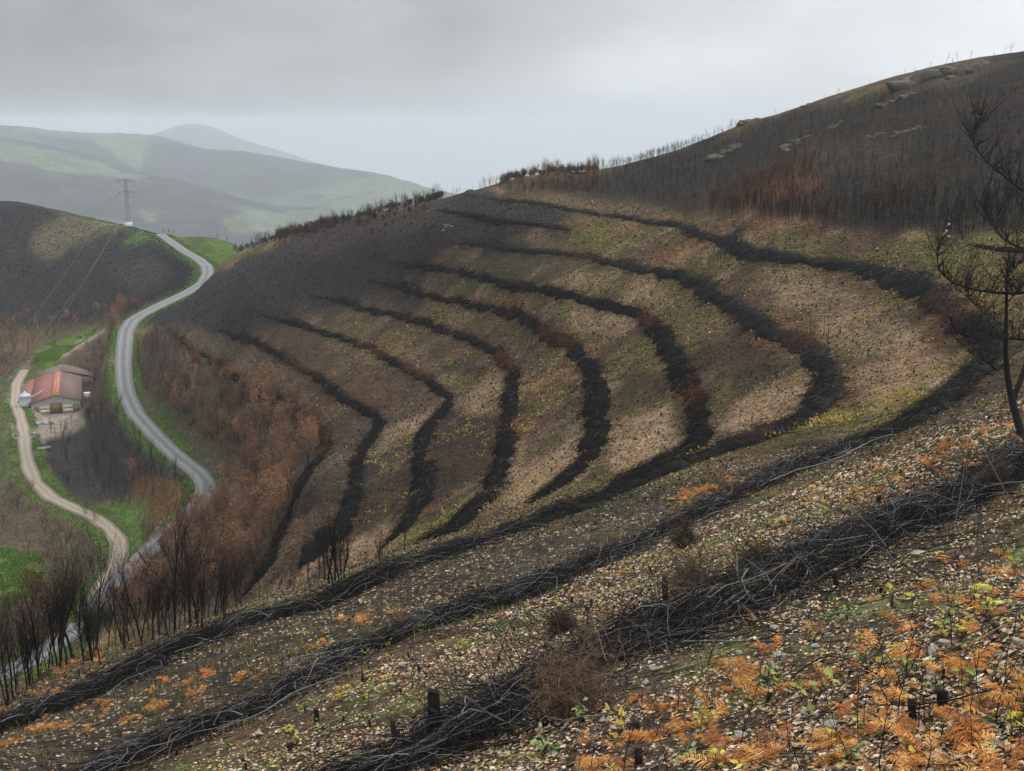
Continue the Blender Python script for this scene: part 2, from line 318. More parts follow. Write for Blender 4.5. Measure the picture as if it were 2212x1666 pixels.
Z=[ # polygon, dmin, dmax, colour, strength, ragged
([(560,1290),(700,1185),(745,1165),(650,1265)],90,130,PALE,.85,12),
([(755,1180),(900,1105),(860,1185),(770,1230)],90,130,PALE,.8,12),
([(915,1165),(1060,1055),(1045,1100),(960,1165)],85,130,PALE,.8,12),
([(1095,1100),(1100,1015),(1270,915),(1290,960),(1230,1040)],80,140,PALE,.85,16),
([(1300,1005),(1310,930),(1460,862),(1480,965),(1400,1015)],80,140,PALE,.85,16),
([(1550,960),(1540,890),(1735,795),(1765,850),(1700,900)],75,140,PALE,.7,18),
([(1880,890),(1830,800),(1950,690),(2060,760),(2070,820)],70,140,PALE,.6,25),
([(835,930),(965,865),(930,915),(840,955)],130,200,PALE,.7,9),
([(1010,860),(1075,805),(1090,830),(1010,905)],130,200,PALE,.5,9),
([(1180,700),(1400,590),(1480,640),(1300,720)],120,220,PALE,.4,25),
([(1750,700),(1620,600),(1800,600),(1960,700),(1850,760)],90,180,PALE,.4,25),
([(1780,945),(1900,875),(2040,840),(1990,880),(1880,930)],70,140,MOSS,.9,14),
([(1840,600),(2212,540),(2212,700),(2060,660)],85,140,MOSS,.65,30),
([(1980,530),(2212,510),(2212,545),(2000,570)],100,150,(.12,.14,.035),.6,20),
([(860,1165),(1020,1090),(1000,1130),(900,1180)],80,130,(.15,.16,.05),.6,12),
([(1390,640),(1600,690),(1500,720),(1400,680)],110,180,MOSS,.6,20),
([(1200,500),(1290,480),(1320,520),(1230,540)],190,260,(.12,.13,.03),.7,15),
([(420,730),(520,735),(560,770),(480,790),(410,760)],235,300,(.10,.13,.035),.75,14),
([(900,960),(1070,930),(1060,1045),(920,1085)],90,170,DARK,.8,18),
([(780,1060),(900,1000),(905,1090),(790,1160)],90,170,DARK,.7,16),
([(1120,930),(1250,800),(1270,890),(1130,1010)],90,170,DARK,.65,20),
([(1330,800),(1440,800),(1450,850),(1310,915)],90,170,DARK,.7,20),
([(1500,770),(1560,720),(1690,790),(1700,830),(1560,850)],85,170,DARK,.75,20),
([(640,1090),(740,1000),(750,1130),(650,1200)],100,180,DARK,.5,16),
([(640,880),(780,890),(770,990),(700,1060)],140,190,TAUPE,.5,16),
([(430,735),(560,690),(760,745),(960,850),(960,900),(830,900),(700,860),(560,860)],140,280,(.070,.045,.033),.7,22),
([(600,690),(860,640),(1090,690),(1180,740),(1090,760),(900,760)],150,260,(.078,.058,.034),.55,25),
# burnt spur, left
([(300,690),(440,612),(480,580),(700,488),(940,443),(1012,418),(1200,440),(1240,490),(1200,520),(960,545),(900,590),(820,640),(700,668),(560,700),(470,722),(360,725)],225,430,CHAR,.95,16),
([(440,735),(560,718),(700,690),(850,662),(1000,648),(1110,610),(1260,565),(1245,495),(1010,418),(700,560)],195,330,CHAR,.62,26),
([(560,555),(720,490),(940,445),(1000,470),(860,510),(650,560)],240,420,TAUPE,.6,18),
([(1130,410),(1475,450),(1475,480),(1300,470),(1100,430)],200,300,(.11,.085,.05),.6,15),
# upper hillside
([(1090,400),(1280,372),(1600,272),(2212,112),(2420,60),(2420,520),(2212,510),(2060,505),(1900,495),(1700,480),(1475,448),(1250,420)],125,330,(.018,.0145,.012),.95,18),
([(1700,320),(1850,290),(2000,280),(1960,330),(1760,370)],150,330,(.055,.046,.03),.5,25),
([(1900,190),(1970,155),(2150,130),(2212,140),(2040,190)],180,330,(.075,.066,.046),.6,14),
([(1560,420),(1720,370),(1800,380),(1700,440),(1560,460)],150,330,RUST,.45,25),
# left hill
([(-200,380),(60,438),(230,472),(345,503),(400,545),(440,590),(400,632),(300,665),(200,705),(90,715),(-200,720)],395,720,(.023,.0215,.023),.95,12),
([(70,500),(130,452),(230,476),(290,492),(250,505),(150,530),(90,560),(60,540)],440,700,(.125,.105,.06),.75,14),
([(150,470),(230,478),(300,495),(200,500)],440,700,(.11,.13,.05),.5,10),
([(230,600),(330,560),(400,590),(300,640)],400,600,(.075,.06,.045),.6,18),
([(300,492),(345,503),(430,570),(400,560),(340,520),(260,535)],440,620,GRASS,.8,8),
([(355,505),(500,518),(600,525),(575,555),(490,575),(450,560),(420,540)],400,620,(.085,.125,.025),.8,14),
([(420,510),(500,515),(560,530),(480,545)],400,620,GRASS,.7,12),
# valley floor
([(-100,690),(210,690),(270,690),(262,760),(245,860),(185,900),(60,800),(-100,840)],370,500,(.085,.058,.036),.85,14),
([(66,790),(70,760),(140,728),(212,706),(205,722),(140,768),(100,800)],380,500,GRASS,1,5),
([(120,760),(225,714),(229,718),(130,772)],380,500,DIRT,.9,3),
([(-80,840),(30,880),(42,960),(60,1030),(-80,1100)],270,420,(.085,.10,.03),.8,12),
([(-80,1050),(60,1030),(110,1090),(230,1160),(220,1260),(90,1340),(-80,1400)],190,300,(.085,.065,.038),.9,14),
([(-80,1180),(60,1195),(95,1225),(80,1280),(-80,1340)],190,300,GRASS,.95,10),
([(80,930),(250,880),(300,940),(430,1050),(300,1090),(180,1085),(120,1060)],225,400,(.040,.036,.034),.9,10),
([(74,925),(84,930),(92,1000),(150,1070),(110,1072),(78,1020)],250,400,GRASS,.9,5),
([(290,1030),(420,1050),(430,1070),(370,1130),(300,1140),(280,1080)],215,300,(.15,.075,.03),.8,12),
([(210,1095),(320,1085),(310,1180),(275,1195),(255,1150)],210,300,(.085,.14,.03),.85,8),
([(22,900),(28,820),(55,790),(64,880),(170,885),(185,915),(70,965),(35,950)],330,480,DIRT,.9,8),
([(290,700),(440,700),(560,760),(680,850),(715,960),(640,1100),(540,1280),(300,1290),(350,1180),(450,1060),(420,1000),(300,880),(285,800)],110,330,(.075,.055,.038),.85,12),
([(290,860),(345,860),(480,1000),(440,1010),(320,900)],225,320,(.06,.075,.03),.7,8),
([(-100,1500),(200,1430),(700,1290),(1250,1100),(1700,990),(2200,820),(2200,870),(1700,1030),(1370,1190),(1004,1330),(737,1430),(433,1572),(180,1690),(-100,1690)],22,80,(.040,.030,.022),.85,18),
([(-100,1400),(300,1300),(700,1260),(560,1300),(250,1440),(-100,1560)],45,70,(.095,.08,.052),.7,12),
([(1050,1250),(1400,1095),(1700,990),(1690,1010),(1400,1130),(1050,1280)],38,80,(.07,.055,.042),.6,12),
]
for poly,d0,d1,col,k,rg in Z:
    q=zone(poly,d0,d1,rg); setc(q>0,col,k*q)
# verges of the road
vg=sstep(.36,.52,fbm(GX/9,GY/9,81,3))
m=(DR<6.2); setc(m,GRASS,(1-sstep(3.0,4.6,DR))*(.05+.8*vg))
m=(DT<5.0)&(DT>0); setc(m,(.10,.13,.035),(1-sstep(3.4,4.8,DT))*(.35+.6*vg))
# far country: pasture and woodland
fm=DG>700
fz=[([(0,268),(100,275),(300,292),(380,310),(300,375),(260,345),(170,300),(60,285)],4104,6960,'P'),
([(-50,300),(60,315),(200,352),(340,398),(480,405),(300,395),(150,372),(-50,340)],3240,5520,'P'),
([(60,287),(160,300),(240,330),(280,365),(190,350),(100,312)],3240,6240,'W'),
([(330,395),(480,405),(540,470),(520,500),(400,500),(200,470),(0,490),(-50,345),(150,375)],2376,4560,'W'),
([(300,455),(340,462),(335,485),(305,480)],2376,4560,'P'),
([(480,470),(560,455),(640,470),(600,500),(500,505)],2592,4800,'P'),
([(690,395),(760,380),(800,420),(700,430)],3240,6240,'P'),
([(600,385),(650,390),(640,410),(590,402)],3240,6240,'P'),
([(720,440),(850,410),(940,420),(860,450),(740,460)],2808,6240,'P'),
([(330,300),(640,347),(820,380),(700,400),(560,430),(420,400),(300,370)],4104,6480,'W')]
setc(fm,(.082,.096,.066),1,.3)
pn=fbm(GX/170,GY/170,91,4)
setc(fm,(.042,.041,.043),sstep(.47,.53,pn)*fm)
for poly,d0,d1,t in fz:
    q=zone(poly,d0,d1,6); setc(q>0,(.112,.128,.078) if t=='P' else (.046,.044,.047),.9*q,.35)
setc(DG>8000,(.07,.07,.07),1,.3)
_md=(sstep(55,75,DG)*(1-sstep(300,340,DG))*sstep(-14,-11,np.degrees(np.arctan2(GX,GY))))[...,None]
C=C*(1-_md*np.array([.16,.24,.32]))
C=np.clip(C,0.004,0.8)
WOODMASK=(C[...,1]<0.075)&(DG>1500)&(DG<6800)
# ------------------------------------------------------------------ mesh helpers
def new_mesh(name,verts,faces,nper,col=None,mats=(),smooth=False):
    """verts (n,3); faces flat index array; nper verts per face (int or array)"""
    me=bpy.data.meshes.new(name)
    verts=np.ascontiguousarray(verts,np.float32); faces=np.ascontiguousarray(faces,np.int32).ravel()
    nf=len(faces)//nper if np.isscalar(nper) else len(nper)
    me.vertices.add(len(verts)); me.vertices.foreach_set('co',verts.ravel())
    me.loops.add(len(faces)); me.loops.foreach_set('vertex_index',faces)
    me.polygons.add(nf)
    if np.isscalar(nper): st=np.arange(nf,dtype=np.int32)*nper
    else: st=np.concatenate([[0],np.cumsum(nper)[:-1]]).astype(np.int32)
    me.polygons.foreach_set('loop_start',st)
    if smooth: me.polygons.foreach_set('use_smooth',np.ones(nf,bool))
    if col is not None:
        a=me.color_attributes.new('Col','FLOAT_COLOR','POINT')
        c=np.ones((len(verts),4),np.float32); c[:,:3]=col; a.data.foreach_set('color',c.ravel())
    for m in mats: me.materials.append(m)
    me.update(calc_edges=True); me.validate()
    return me
def link(name,me,parent=None,label=None,cat=None,group=None,kind=None,loc=None):
    o=bpy.data.objects.new(name,me); coll.objects.link(o)
    if parent is not None: o.parent=parent
    if label: o['label']=label
    if cat: o['category']=cat
    if group: o['group']=group
    if kind: o['kind']=kind
    if loc is not None: o.location=loc
    return o
def copy_tree(o,loc,rz=0.0,sc=1.0,label=None,group=None,tilt=(0,0)):
    c=o.copy(); coll.objects.link(c)
    c.location=loc; c.rotation_euler=(tilt[0],tilt[1],rz); c.scale=(sc,sc,sc) if np.isscalar(sc) else sc
    if label: c['label']=label
    if group: c['group']=group
    for ch in list(o.children):
        d=ch.copy(); coll.objects.link(d); d.parent=c
        for g in list(ch.children):
            e=g.copy(); coll.objects.link(e); e.parent=d
    return c
class Geo:
    """collects pieces of one mesh"""
    def __init__(s): s.v=[];s.f=[];s.n=[];s.c=[];s.k=0
    def add(s,v,f,nper,col):
        v=np.asarray(v,float).reshape(-1,3); f=np.asarray(f,int)
        s.v.append(v); s.f.append(f.ravel()+s.k); s.n.append(np.full(f.size//nper,nper))
        col=np.asarray(col,float)
        s.c.append(np.broadcast_to(col,(len(v),3)) if col.ndim==1 else col); s.k+=len(v)
    def tubes(s,P,Rd,sides,col,cap=False):
        """P (n,k,3) centre lines, Rd (n,k) radii, col (n,3) or (3,)"""
        P=np.asarray(P,float); n,k,_=P.shape
        if n==0: return
        T=np.gradient(P,axis=1); T/=np.linalg.norm(T,axis=2,keepdims=True)+1e-9
        ref=np.where(np.abs(T[:,:1,2:3])>.9,np.array([1.,0,0]),np.array([0,0,1.]))
        ref=np.broadcast_to(ref,T.shape)
        A=np.cross(T,ref);A/=np.linalg.norm(A,axis=2,keepdims=True)+1e-9
        B=np.cross(T,A)
        th=np.arange(sides)*2*math.pi/sides
        ring=A[:,:,None]*np.cos(th)[None,None,:,None]+B[:,:,None]*np.sin(th)[None,None,:,None]
        V=(P[:,:,None]+ring*np.asarray(Rd)[:,:,None,None]).reshape(-1,3)
        b=(np.arange(n)*k*sides)[:,None,None]; i=(np.arange(k-1)*sides)[None,:,None]; j=np.arange(sides)[None,None]
        j2=(j+1)%sides
        f=np.stack([b+i+j,b+i+j2,b+i+sides+j2,b+i+sides+j],-1).reshape(-1,4)
        col=np.asarray(col,float)
        c=np.repeat(col,k*sides,axis=0) if col.ndim==2 else col
        s.add(V,f,4,c)
        if cap:
            m=s.k-len(V)
            fc=(b[:,0]+ (k-1)*sides+np.arange(sides)[None]).reshape(-1,sides)
            s.f.append((fc+m).ravel()); s.n.append(np.full(n,sides))
    def cards(s,Cn,size,col,nrm=None,fold=0.25,aspect=.6):
        """little curled leaves: two quads folded along the midrib. Cn (n,3), size (n,), col (n,3)"""
        Cn=np.asarray(Cn,float); n=len(Cn)
        if n==0: return
        if nrm is None:
            nrm=R.normal(size=(n,3)); nrm/=np.linalg.norm(nrm,axis=1,keepdims=True)
        t=np.cross(nrm,R.normal(size=(n,3)));t/=np.linalg.norm(t,axis=1,keepdims=True)+1e-9
        b=np.cross(nrm,t)
        sz=np.asarray(size)[:,None]; w=sz*aspect*R.uniform(.7,1.2,(n,1)); fo=R.uniform(-1,1,(n,1))*fold*2
        v=np.stack([Cn-t*sz*.5, Cn-t*sz*.05+b*w*.5+nrm*fo*w*.5, Cn+t*sz*.5+nrm*sz*.12*fo, Cn-t*sz*.05-b*w*.5+nrm*fo*w*.5, Cn+t*sz*.0],1)
        i=np.arange(n)[:,None]*5
        f=np.concatenate([i+np.array([[0,1,2]]),i+np.array([[0,2,3]])],0)
        f=np.concatenate([i+np.array([[0,4,1]]),i+np.array([[1,4,2]]),i+np.array([[2,4,3]]),i+np.array([[3,4,0]])],0)
        s.add(v.reshape(-1,3),f,3,np.repeat(col,5,axis=0))
    def box(s,x0,x1,y0,y1,z0,z1,col):
        v=[(x,y,z) for z in (z0,z1) for y in (y0,y1) for x in (x0,x1)]
        s.add(v,[(0,2,3,1),(4,5,7,6),(0,1,5,4),(2,6,7,3),(0,4,6,2),(1,3,7,5)],4,col)
    def mesh(s,name,mats,smooth=False):
        return new_mesh(name,np.concatenate(s.v),np.concatenate(s.f),np.concatenate(s.n),np.concatenate(s.c),mats,smooth)
# ------------------------------------------------------------------ materials
def material(name,rough=.9,spec=.3,noise=None,bump=None,rand=0.0,flat=None,metal=0.0,leaf=False):
    """surface whose own colour is stored per vertex; noise=(scale,amount); bump=(scale,strength,distance)"""
    m=bpy.data.materials.new(name); m.use_nodes=True; t=m.node_tree; n=t.nodes; b=n['Principled BSDF']
    b.inputs['Roughness'].default_value=rough; b.inputs['Specular IOR Level'].default_value=spec; b.inputs['Metallic'].default_value=metal
    if flat is None:
        a=n.new('ShaderNodeAttribute'); a.attribute_name='Col'; c=a.outputs['Color']
    else:
        a=n.new('ShaderNodeRGB'); a.outputs[0].default_value=(*flat,1); c=a.outputs[0]
    tcn=n.new('ShaderNodeTexCoord')
    def mul(c,fac):
        x=n.new('ShaderNodeVectorMath'); x.operation='SCALE'; t.links.new(c,x.inputs[0]); t.links.new(fac,x.inputs['Scale']); return x.outputs[0]
    for sc,am in (noise or []):
        q=n.new('ShaderNodeTexNoise'); q.inputs['Scale'].default_value=sc; q.inputs['Detail'].default_value=5; q.inputs['Roughness'].default_value=.65
        t.links.new(tcn.outputs['Object'],q.inputs['Vector'])
        r=n.new('ShaderNodeMapRange'); r.inputs['From Min'].default_value=.3; r.inputs['From Max'].default_value=.7; r.inputs['To Min'].default_value=1-am; r.inputs['To Max'].default_value=1+am
        t.links.new(q.outputs[0],r.inputs['Value']); c=mul(c,r.outputs[0])
    if rand:
        oi=n.new('ShaderNodeObjectInfo'); r=n.new('ShaderNodeMapRange'); r.inputs['To Min'].default_value=1-rand; r.inputs['To Max'].default_value=1+rand
        t.links.new(oi.outputs['Random'],r.inputs['Value']); c=mul(c,r.outputs[0])
    t.links.new(c,b.inputs['Base Color'])
    if bump:
        q=n.new('ShaderNodeTexNoise'); q.inputs['Scale'].default_value=bump[0]; q.inputs['Detail'].default_value=6; t.links.new(tcn.outputs['Object'],q.inputs['Vector'])
        bp=n.new('ShaderNodeBump'); bp.inputs['Strength'].default_value=bump[1]; bp.inputs['Distance'].default_value=bump[2]
        t.links.new(q.outputs[0],bp.inputs['Height']); t.links.new(bp.outputs[0],b.inputs['Normal'])
    if leaf:
        tr=n.new('ShaderNodeBsdfTranslucent'); t.links.new(c,tr.inputs['Color']); mxs=n.new('ShaderNodeMixShader'); mxs.inputs[0].default_value=.3
        t.links.new(b.outputs[0],mxs.inputs[1]); t.links.new(tr.outputs[0],mxs.inputs[2]); t.links.new(mxs.outputs[0],n['Material Output'].inputs['Surface'])
    return m
M_ground=material('ground_soil',.95,.08,[(9.0,.5),(1.1,.5),(.35,.25),(45.0,.35)],(2.2,1.0,.6))
M_far=material('far_pasture',1.0,.0,[(.006,.25),(.02,.25),(.07,.3)],(.05,1.0,12.0))
M_stick=material('charred_wood',.7,.07,[(30,.3)],rand=.1)
M_bark=material('burnt_bark',.85,.08,[(20,.35)],(60,.5,.01),rand=.25)
M_leaf=material('dry_leaf',.8,.2,[(6,.2)],rand=.22,leaf=True)
M_litter=material('leaf_litter',.85,.1)
M_stick_far=material('charred_brush',.9,.03,[(8,.3)])
M_stone=material('stone',.9,.2,[(14,.3),(60,.2)],(40,.4,.02))
M_paint=material('painted',.6,.3,[(1.5,.12),(9,.12)])
# speckle of twigs, stones and leaves on the mid slopes, part of the soil material
def add_flecks(m):
    t=m.node_tree;n=t.nodes;b=n['Principled BSDF']
    src=b.inputs['Base Color'].links[0].from_socket
    tcn=n.new('ShaderNodeTexCoord')
    for sc,lo,hi,fac in ((2.6,.0,.28,1.55),(2.2,.72,1.0,.38),(9.0,0.,.25,1.5),(8.0,.75,1.,.45)):
        vo=n.new('ShaderNodeTexVoronoi'); vo.inputs['Scale'].default_value=sc; vo.inputs['Randomness'].default_value=1
        mp=n.new('ShaderNodeMapping'); mp.inputs['Location'].default_value=(sc,hi,lo); t.links.new(tcn.outputs['Object'],mp.inputs['Vector']); t.links.new(mp.outputs[0],vo.inputs['Vector'])
        sp=n.new('ShaderNodeSeparateColor'); t.links.new(vo.outputs['Color'],sp.inputs[0])
        inn=n.new('ShaderNodeMath'); inn.operation='COMPARE'; inn.inputs[1].default_value=(lo+hi)/2; inn.inputs[2].default_value=(hi-lo)/2; t.links.new(sp.outputs[0],inn.inputs[0])
        dis=n.new('ShaderNodeMath'); dis.operation='LESS_THAN'; dis.inputs[1].default_value=.36; t.links.new(vo.outputs['Distance'],dis.inputs[0])
        mm=n.new('ShaderNodeMath'); mm.operation='MULTIPLY'; t.links.new(inn.outputs[0],mm.inputs[0]); t.links.new(dis.outputs[0],mm.inputs[1])
        ma=n.new('ShaderNodeMath'); ma.operation='MULTIPLY_ADD'; ma.inputs[1].default_value=fac-1; ma.inputs[2].default_value=1; t.links.new(mm.outputs[0],ma.inputs[0])
        x=n.new('ShaderNodeVectorMath'); x.operation='SCALE'; t.links.new(src,x.inputs[0]); t.links.new(ma.outputs[0],x.inputs['Scale']); src=x.outputs[0]
    t.links.new(src,b.inputs['Base Color'])
add_flecks(M_ground)
# ------------------------------------------------------------------ ground mesh
def build_ground():
    aw=(azo+math.pi)%(2*math.pi)-math.pi; ll=np.concatenate([LD[::6],LD[-1:]])
    TO=tan_at(_X,_w,np.repeat(aw[:,None],len(ll),1),np.repeat(ll[None],len(aw),0)); TO=np.stack([np.interp(LD,ll,r) for r in TO],0); a=azo[:,None]
    TO=np.maximum(TO,np.where(dd<12,1.35/dd,-9))
    ox=np.sin(a)*dd; oy=np.cos(a)*dd; oz=-TO*dd+relief(ox,oy,np.repeat(dd,len(azo),0))
    AX=np.concatenate([GX,ox],0);AY=np.concatenate([GY,oy],0);AZ=np.concatenate([GZ,oz],0)
    AZ=np.maximum(AZ,-1400)
    co=np.broadcast_to(np.array(LIT)*.8,ox.shape+(3,)).copy()
    co[(np.repeat(dd,len(azo),0)>700)]=(.12,.15,.07)
    AC=np.concatenate([C,co],0)
    na=AX.shape[0]; js=int((math.log(760)-L0)/DL)
    def part(j0,j1,name,mats,close):
        n=j1-j0
        v=np.stack([AX[:,j0:j1],AY[:,j0:j1],AZ[:,j0:j1]],-1).reshape(-1,3); c=AC[:,j0:j1].reshape(-1,3)
        i=np.arange(na)[:,None]; j=np.arange(n-1)[None]; i2=(i+1)%na
        f=np.stack([i*n+j,i*n+j+1,i2*n+j+1,i2*n+j],-1).reshape(-1,4)
        if close:
            v=np.concatenate([v,[[0,0,-1.7]]]); c=np.concatenate([c,[LIT]])
            q=np.stack([np.arange(na)*n,((np.arange(na)+1)%na)*n,np.full(na,len(v)-1)],1)
            me=new_mesh(name,v,np.concatenate([f.ravel(),q.ravel()]),np.concatenate([np.full(len(f),4),np.full(na,3)]),c,mats,True)
        else: me=new_mesh(name,v,f,4,c,mats,True)
        return link(name,me,kind='structure')
    part(0,js+1,'ground',[M_ground],True)
    part(js,NL,'hills',[M_far],False)
build_ground()
# ------------------------------------------------------------------ road surface ribbons
def ribbon(name,L,width,mat,lift,wob=0.0):
    T=np.gradient(L[:,:2],axis=0);T/=np.linalg.norm(T,axis=1,keepdims=True);Nn=np.stack([-T[:,1],T[:,0]],1)
    ac=np.array([-1.0,-.98,-.6,-.3,0,.3,.6,.98,1.0]); zz=np.array([-.5,0,.03,.05,.06,.05,.03,0,-.5])
    wv=width/2*(1+wob*(fbm(np.arange(len(L))/6.,np.zeros(len(L)),3)-.5))
    v=np.stack([L[:,None,0]+Nn[:,None,0]*ac*wv[:,None],L[:,None,1]+Nn[:,None,1]*ac*wv[:,None],L[:,None,2]+lift+zz+0*ac],-1)
    n,k=len(L),len(ac); i=np.arange(n-1)[:,None]*k; j=np.arange(k-1)[None]
    f=np.stack([i+j,i+j+1,i+k+j+1,i+k+j],-1).reshape(-1,4)
    me=new_mesh(name,v.reshape(-1,3),f,4,None,[mat],True)
    a=me.attributes.new('across','FLOAT','POINT'); a.data.foreach_set('value',np.tile(ac,n).astype(np.float32))
    return link(name,me,kind='structure')
def road_mat(name,edge,rut,crown,spec):
    m=bpy.data.materials.new(name);m.use_nodes=True;t=m.node_tree;n=t.nodes;b=n['Principled BSDF']
    b.inputs['Roughness'].default_value=.7; b.inputs['Specular IOR Level'].default_value=spec
    a=n.new('ShaderNodeAttribute');a.attribute_name='across'
    tcn=n.new('ShaderNodeTexCoord'); q=n.new('ShaderNodeTexNoise'); q.inputs['Scale'].default_value=.5; q.inputs['Detail'].default_value=6; t.links.new(tcn.outputs['Object'],q.inputs['Vector'])
    ad=n.new('ShaderNodeMath');ad.operation='MULTIPLY_ADD';ad.inputs[1].default_value=.5;t.links.new(q.outputs[0],ad.inputs[0]);t.links.new(a.outputs['Fac'],ad.inputs[2])
    sb=n.new('ShaderNodeMath');sb.operation='SUBTRACT';sb.inputs[1].default_value=.25;t.links.new(ad.outputs[0],sb.inputs[0])
    ab=n.new('ShaderNodeMath');ab.operation='ABSOLUTE';t.links.new(sb.outputs[0],ab.inputs[0])
    cr=n.new('ShaderNodeValToRGB'); e=cr.color_ramp.elements; e[0].position=.05;e[0].color=(*crown,1);e[1].position=.95;e[1].color=(*edge,1)
    x=cr.color_ramp.elements.new(.45);x.color=(*rut,1); x=cr.color_ramp.elements.new(.72);x.color=(*edge,1)
    t.links.new(ab.outputs[0],cr.inputs[0])
    q2=n.new('ShaderNodeTexNoise');q2.inputs['Scale'].default_value=3;q2.inputs['Detail'].default_value=6;t.links.new(tcn.outputs['Object'],q2.inputs['Vector'])
    r=n.new('ShaderNodeMapRange');r.inputs['To Min'].default_value=.6;r.inputs['To Max'].default_value=1.4;t.links.new(q2.outputs[0],r.inputs['Value'])
    s=n.new('ShaderNodeVectorMath');s.operation='SCALE';t.links.new(cr.outputs[0],s.inputs[0]);t.links.new(r.outputs[0],s.inputs['Scale']);t.links.new(s.outputs[0],b.inputs['Base Color'])
    return m
ribbon('road',road,4.25,road_mat('asphalt',(.14,.138,.132),(.20,.196,.187),(.105,.103,.10),.3),.10)
ribbon('farm_track',track,3.5,road_mat('dirt_track',(.20,.155,.11),(.33,.27,.21),(.25,.20,.145),.2),.10,.5)
# ------------------------------------------------------------------ rows of piled burnt brush along the contours
RUSTY=[(1215,725,60),(1100,782,40),(800,765,45),(1500,862,40),(1720,770,60),(2060,670,60),(650,800,50),(1250,566,40),(900,812,40),(690,925,60),(720,960,40),(480,795,50),(1400,690,30),(1610,958,30),(1270,470,20)]
ROWVIS={'R0':'lowest','R1':'','R2':''}
ROW_LABEL={
'R0':'lowest row of piled burnt brush, curving along the edge of the brown oak wood',
'R1':'row of dark burnt brush with reddish brown middle, next above the brown oak wood',
'R2':'dark brush row with a sharp pointed bend, second above the brown oak wood',
'R3':'dark brush row bending at a rusty clump beside a few thin standing stems',
'R4':'dark brush row broken by a rusty leafy clump with a small burnt tree',
'R5':'dark brush row with an S shaped bend and a reddish brown crown halfway down',
'R6':'long brush row bending at bright rusty leaves below two tall thin stems',
'R6b':'short dark brush row ending in mid slope, just under the topmost long row',
'R7':'topmost long brush row, sweeping round and back as a band of silvery sticks',
'R8':'nearest brush row of tangled burnt branches crossing the leafy foreground slope',
'R9':'dark brush row beside the two workers below the burnt wood'}
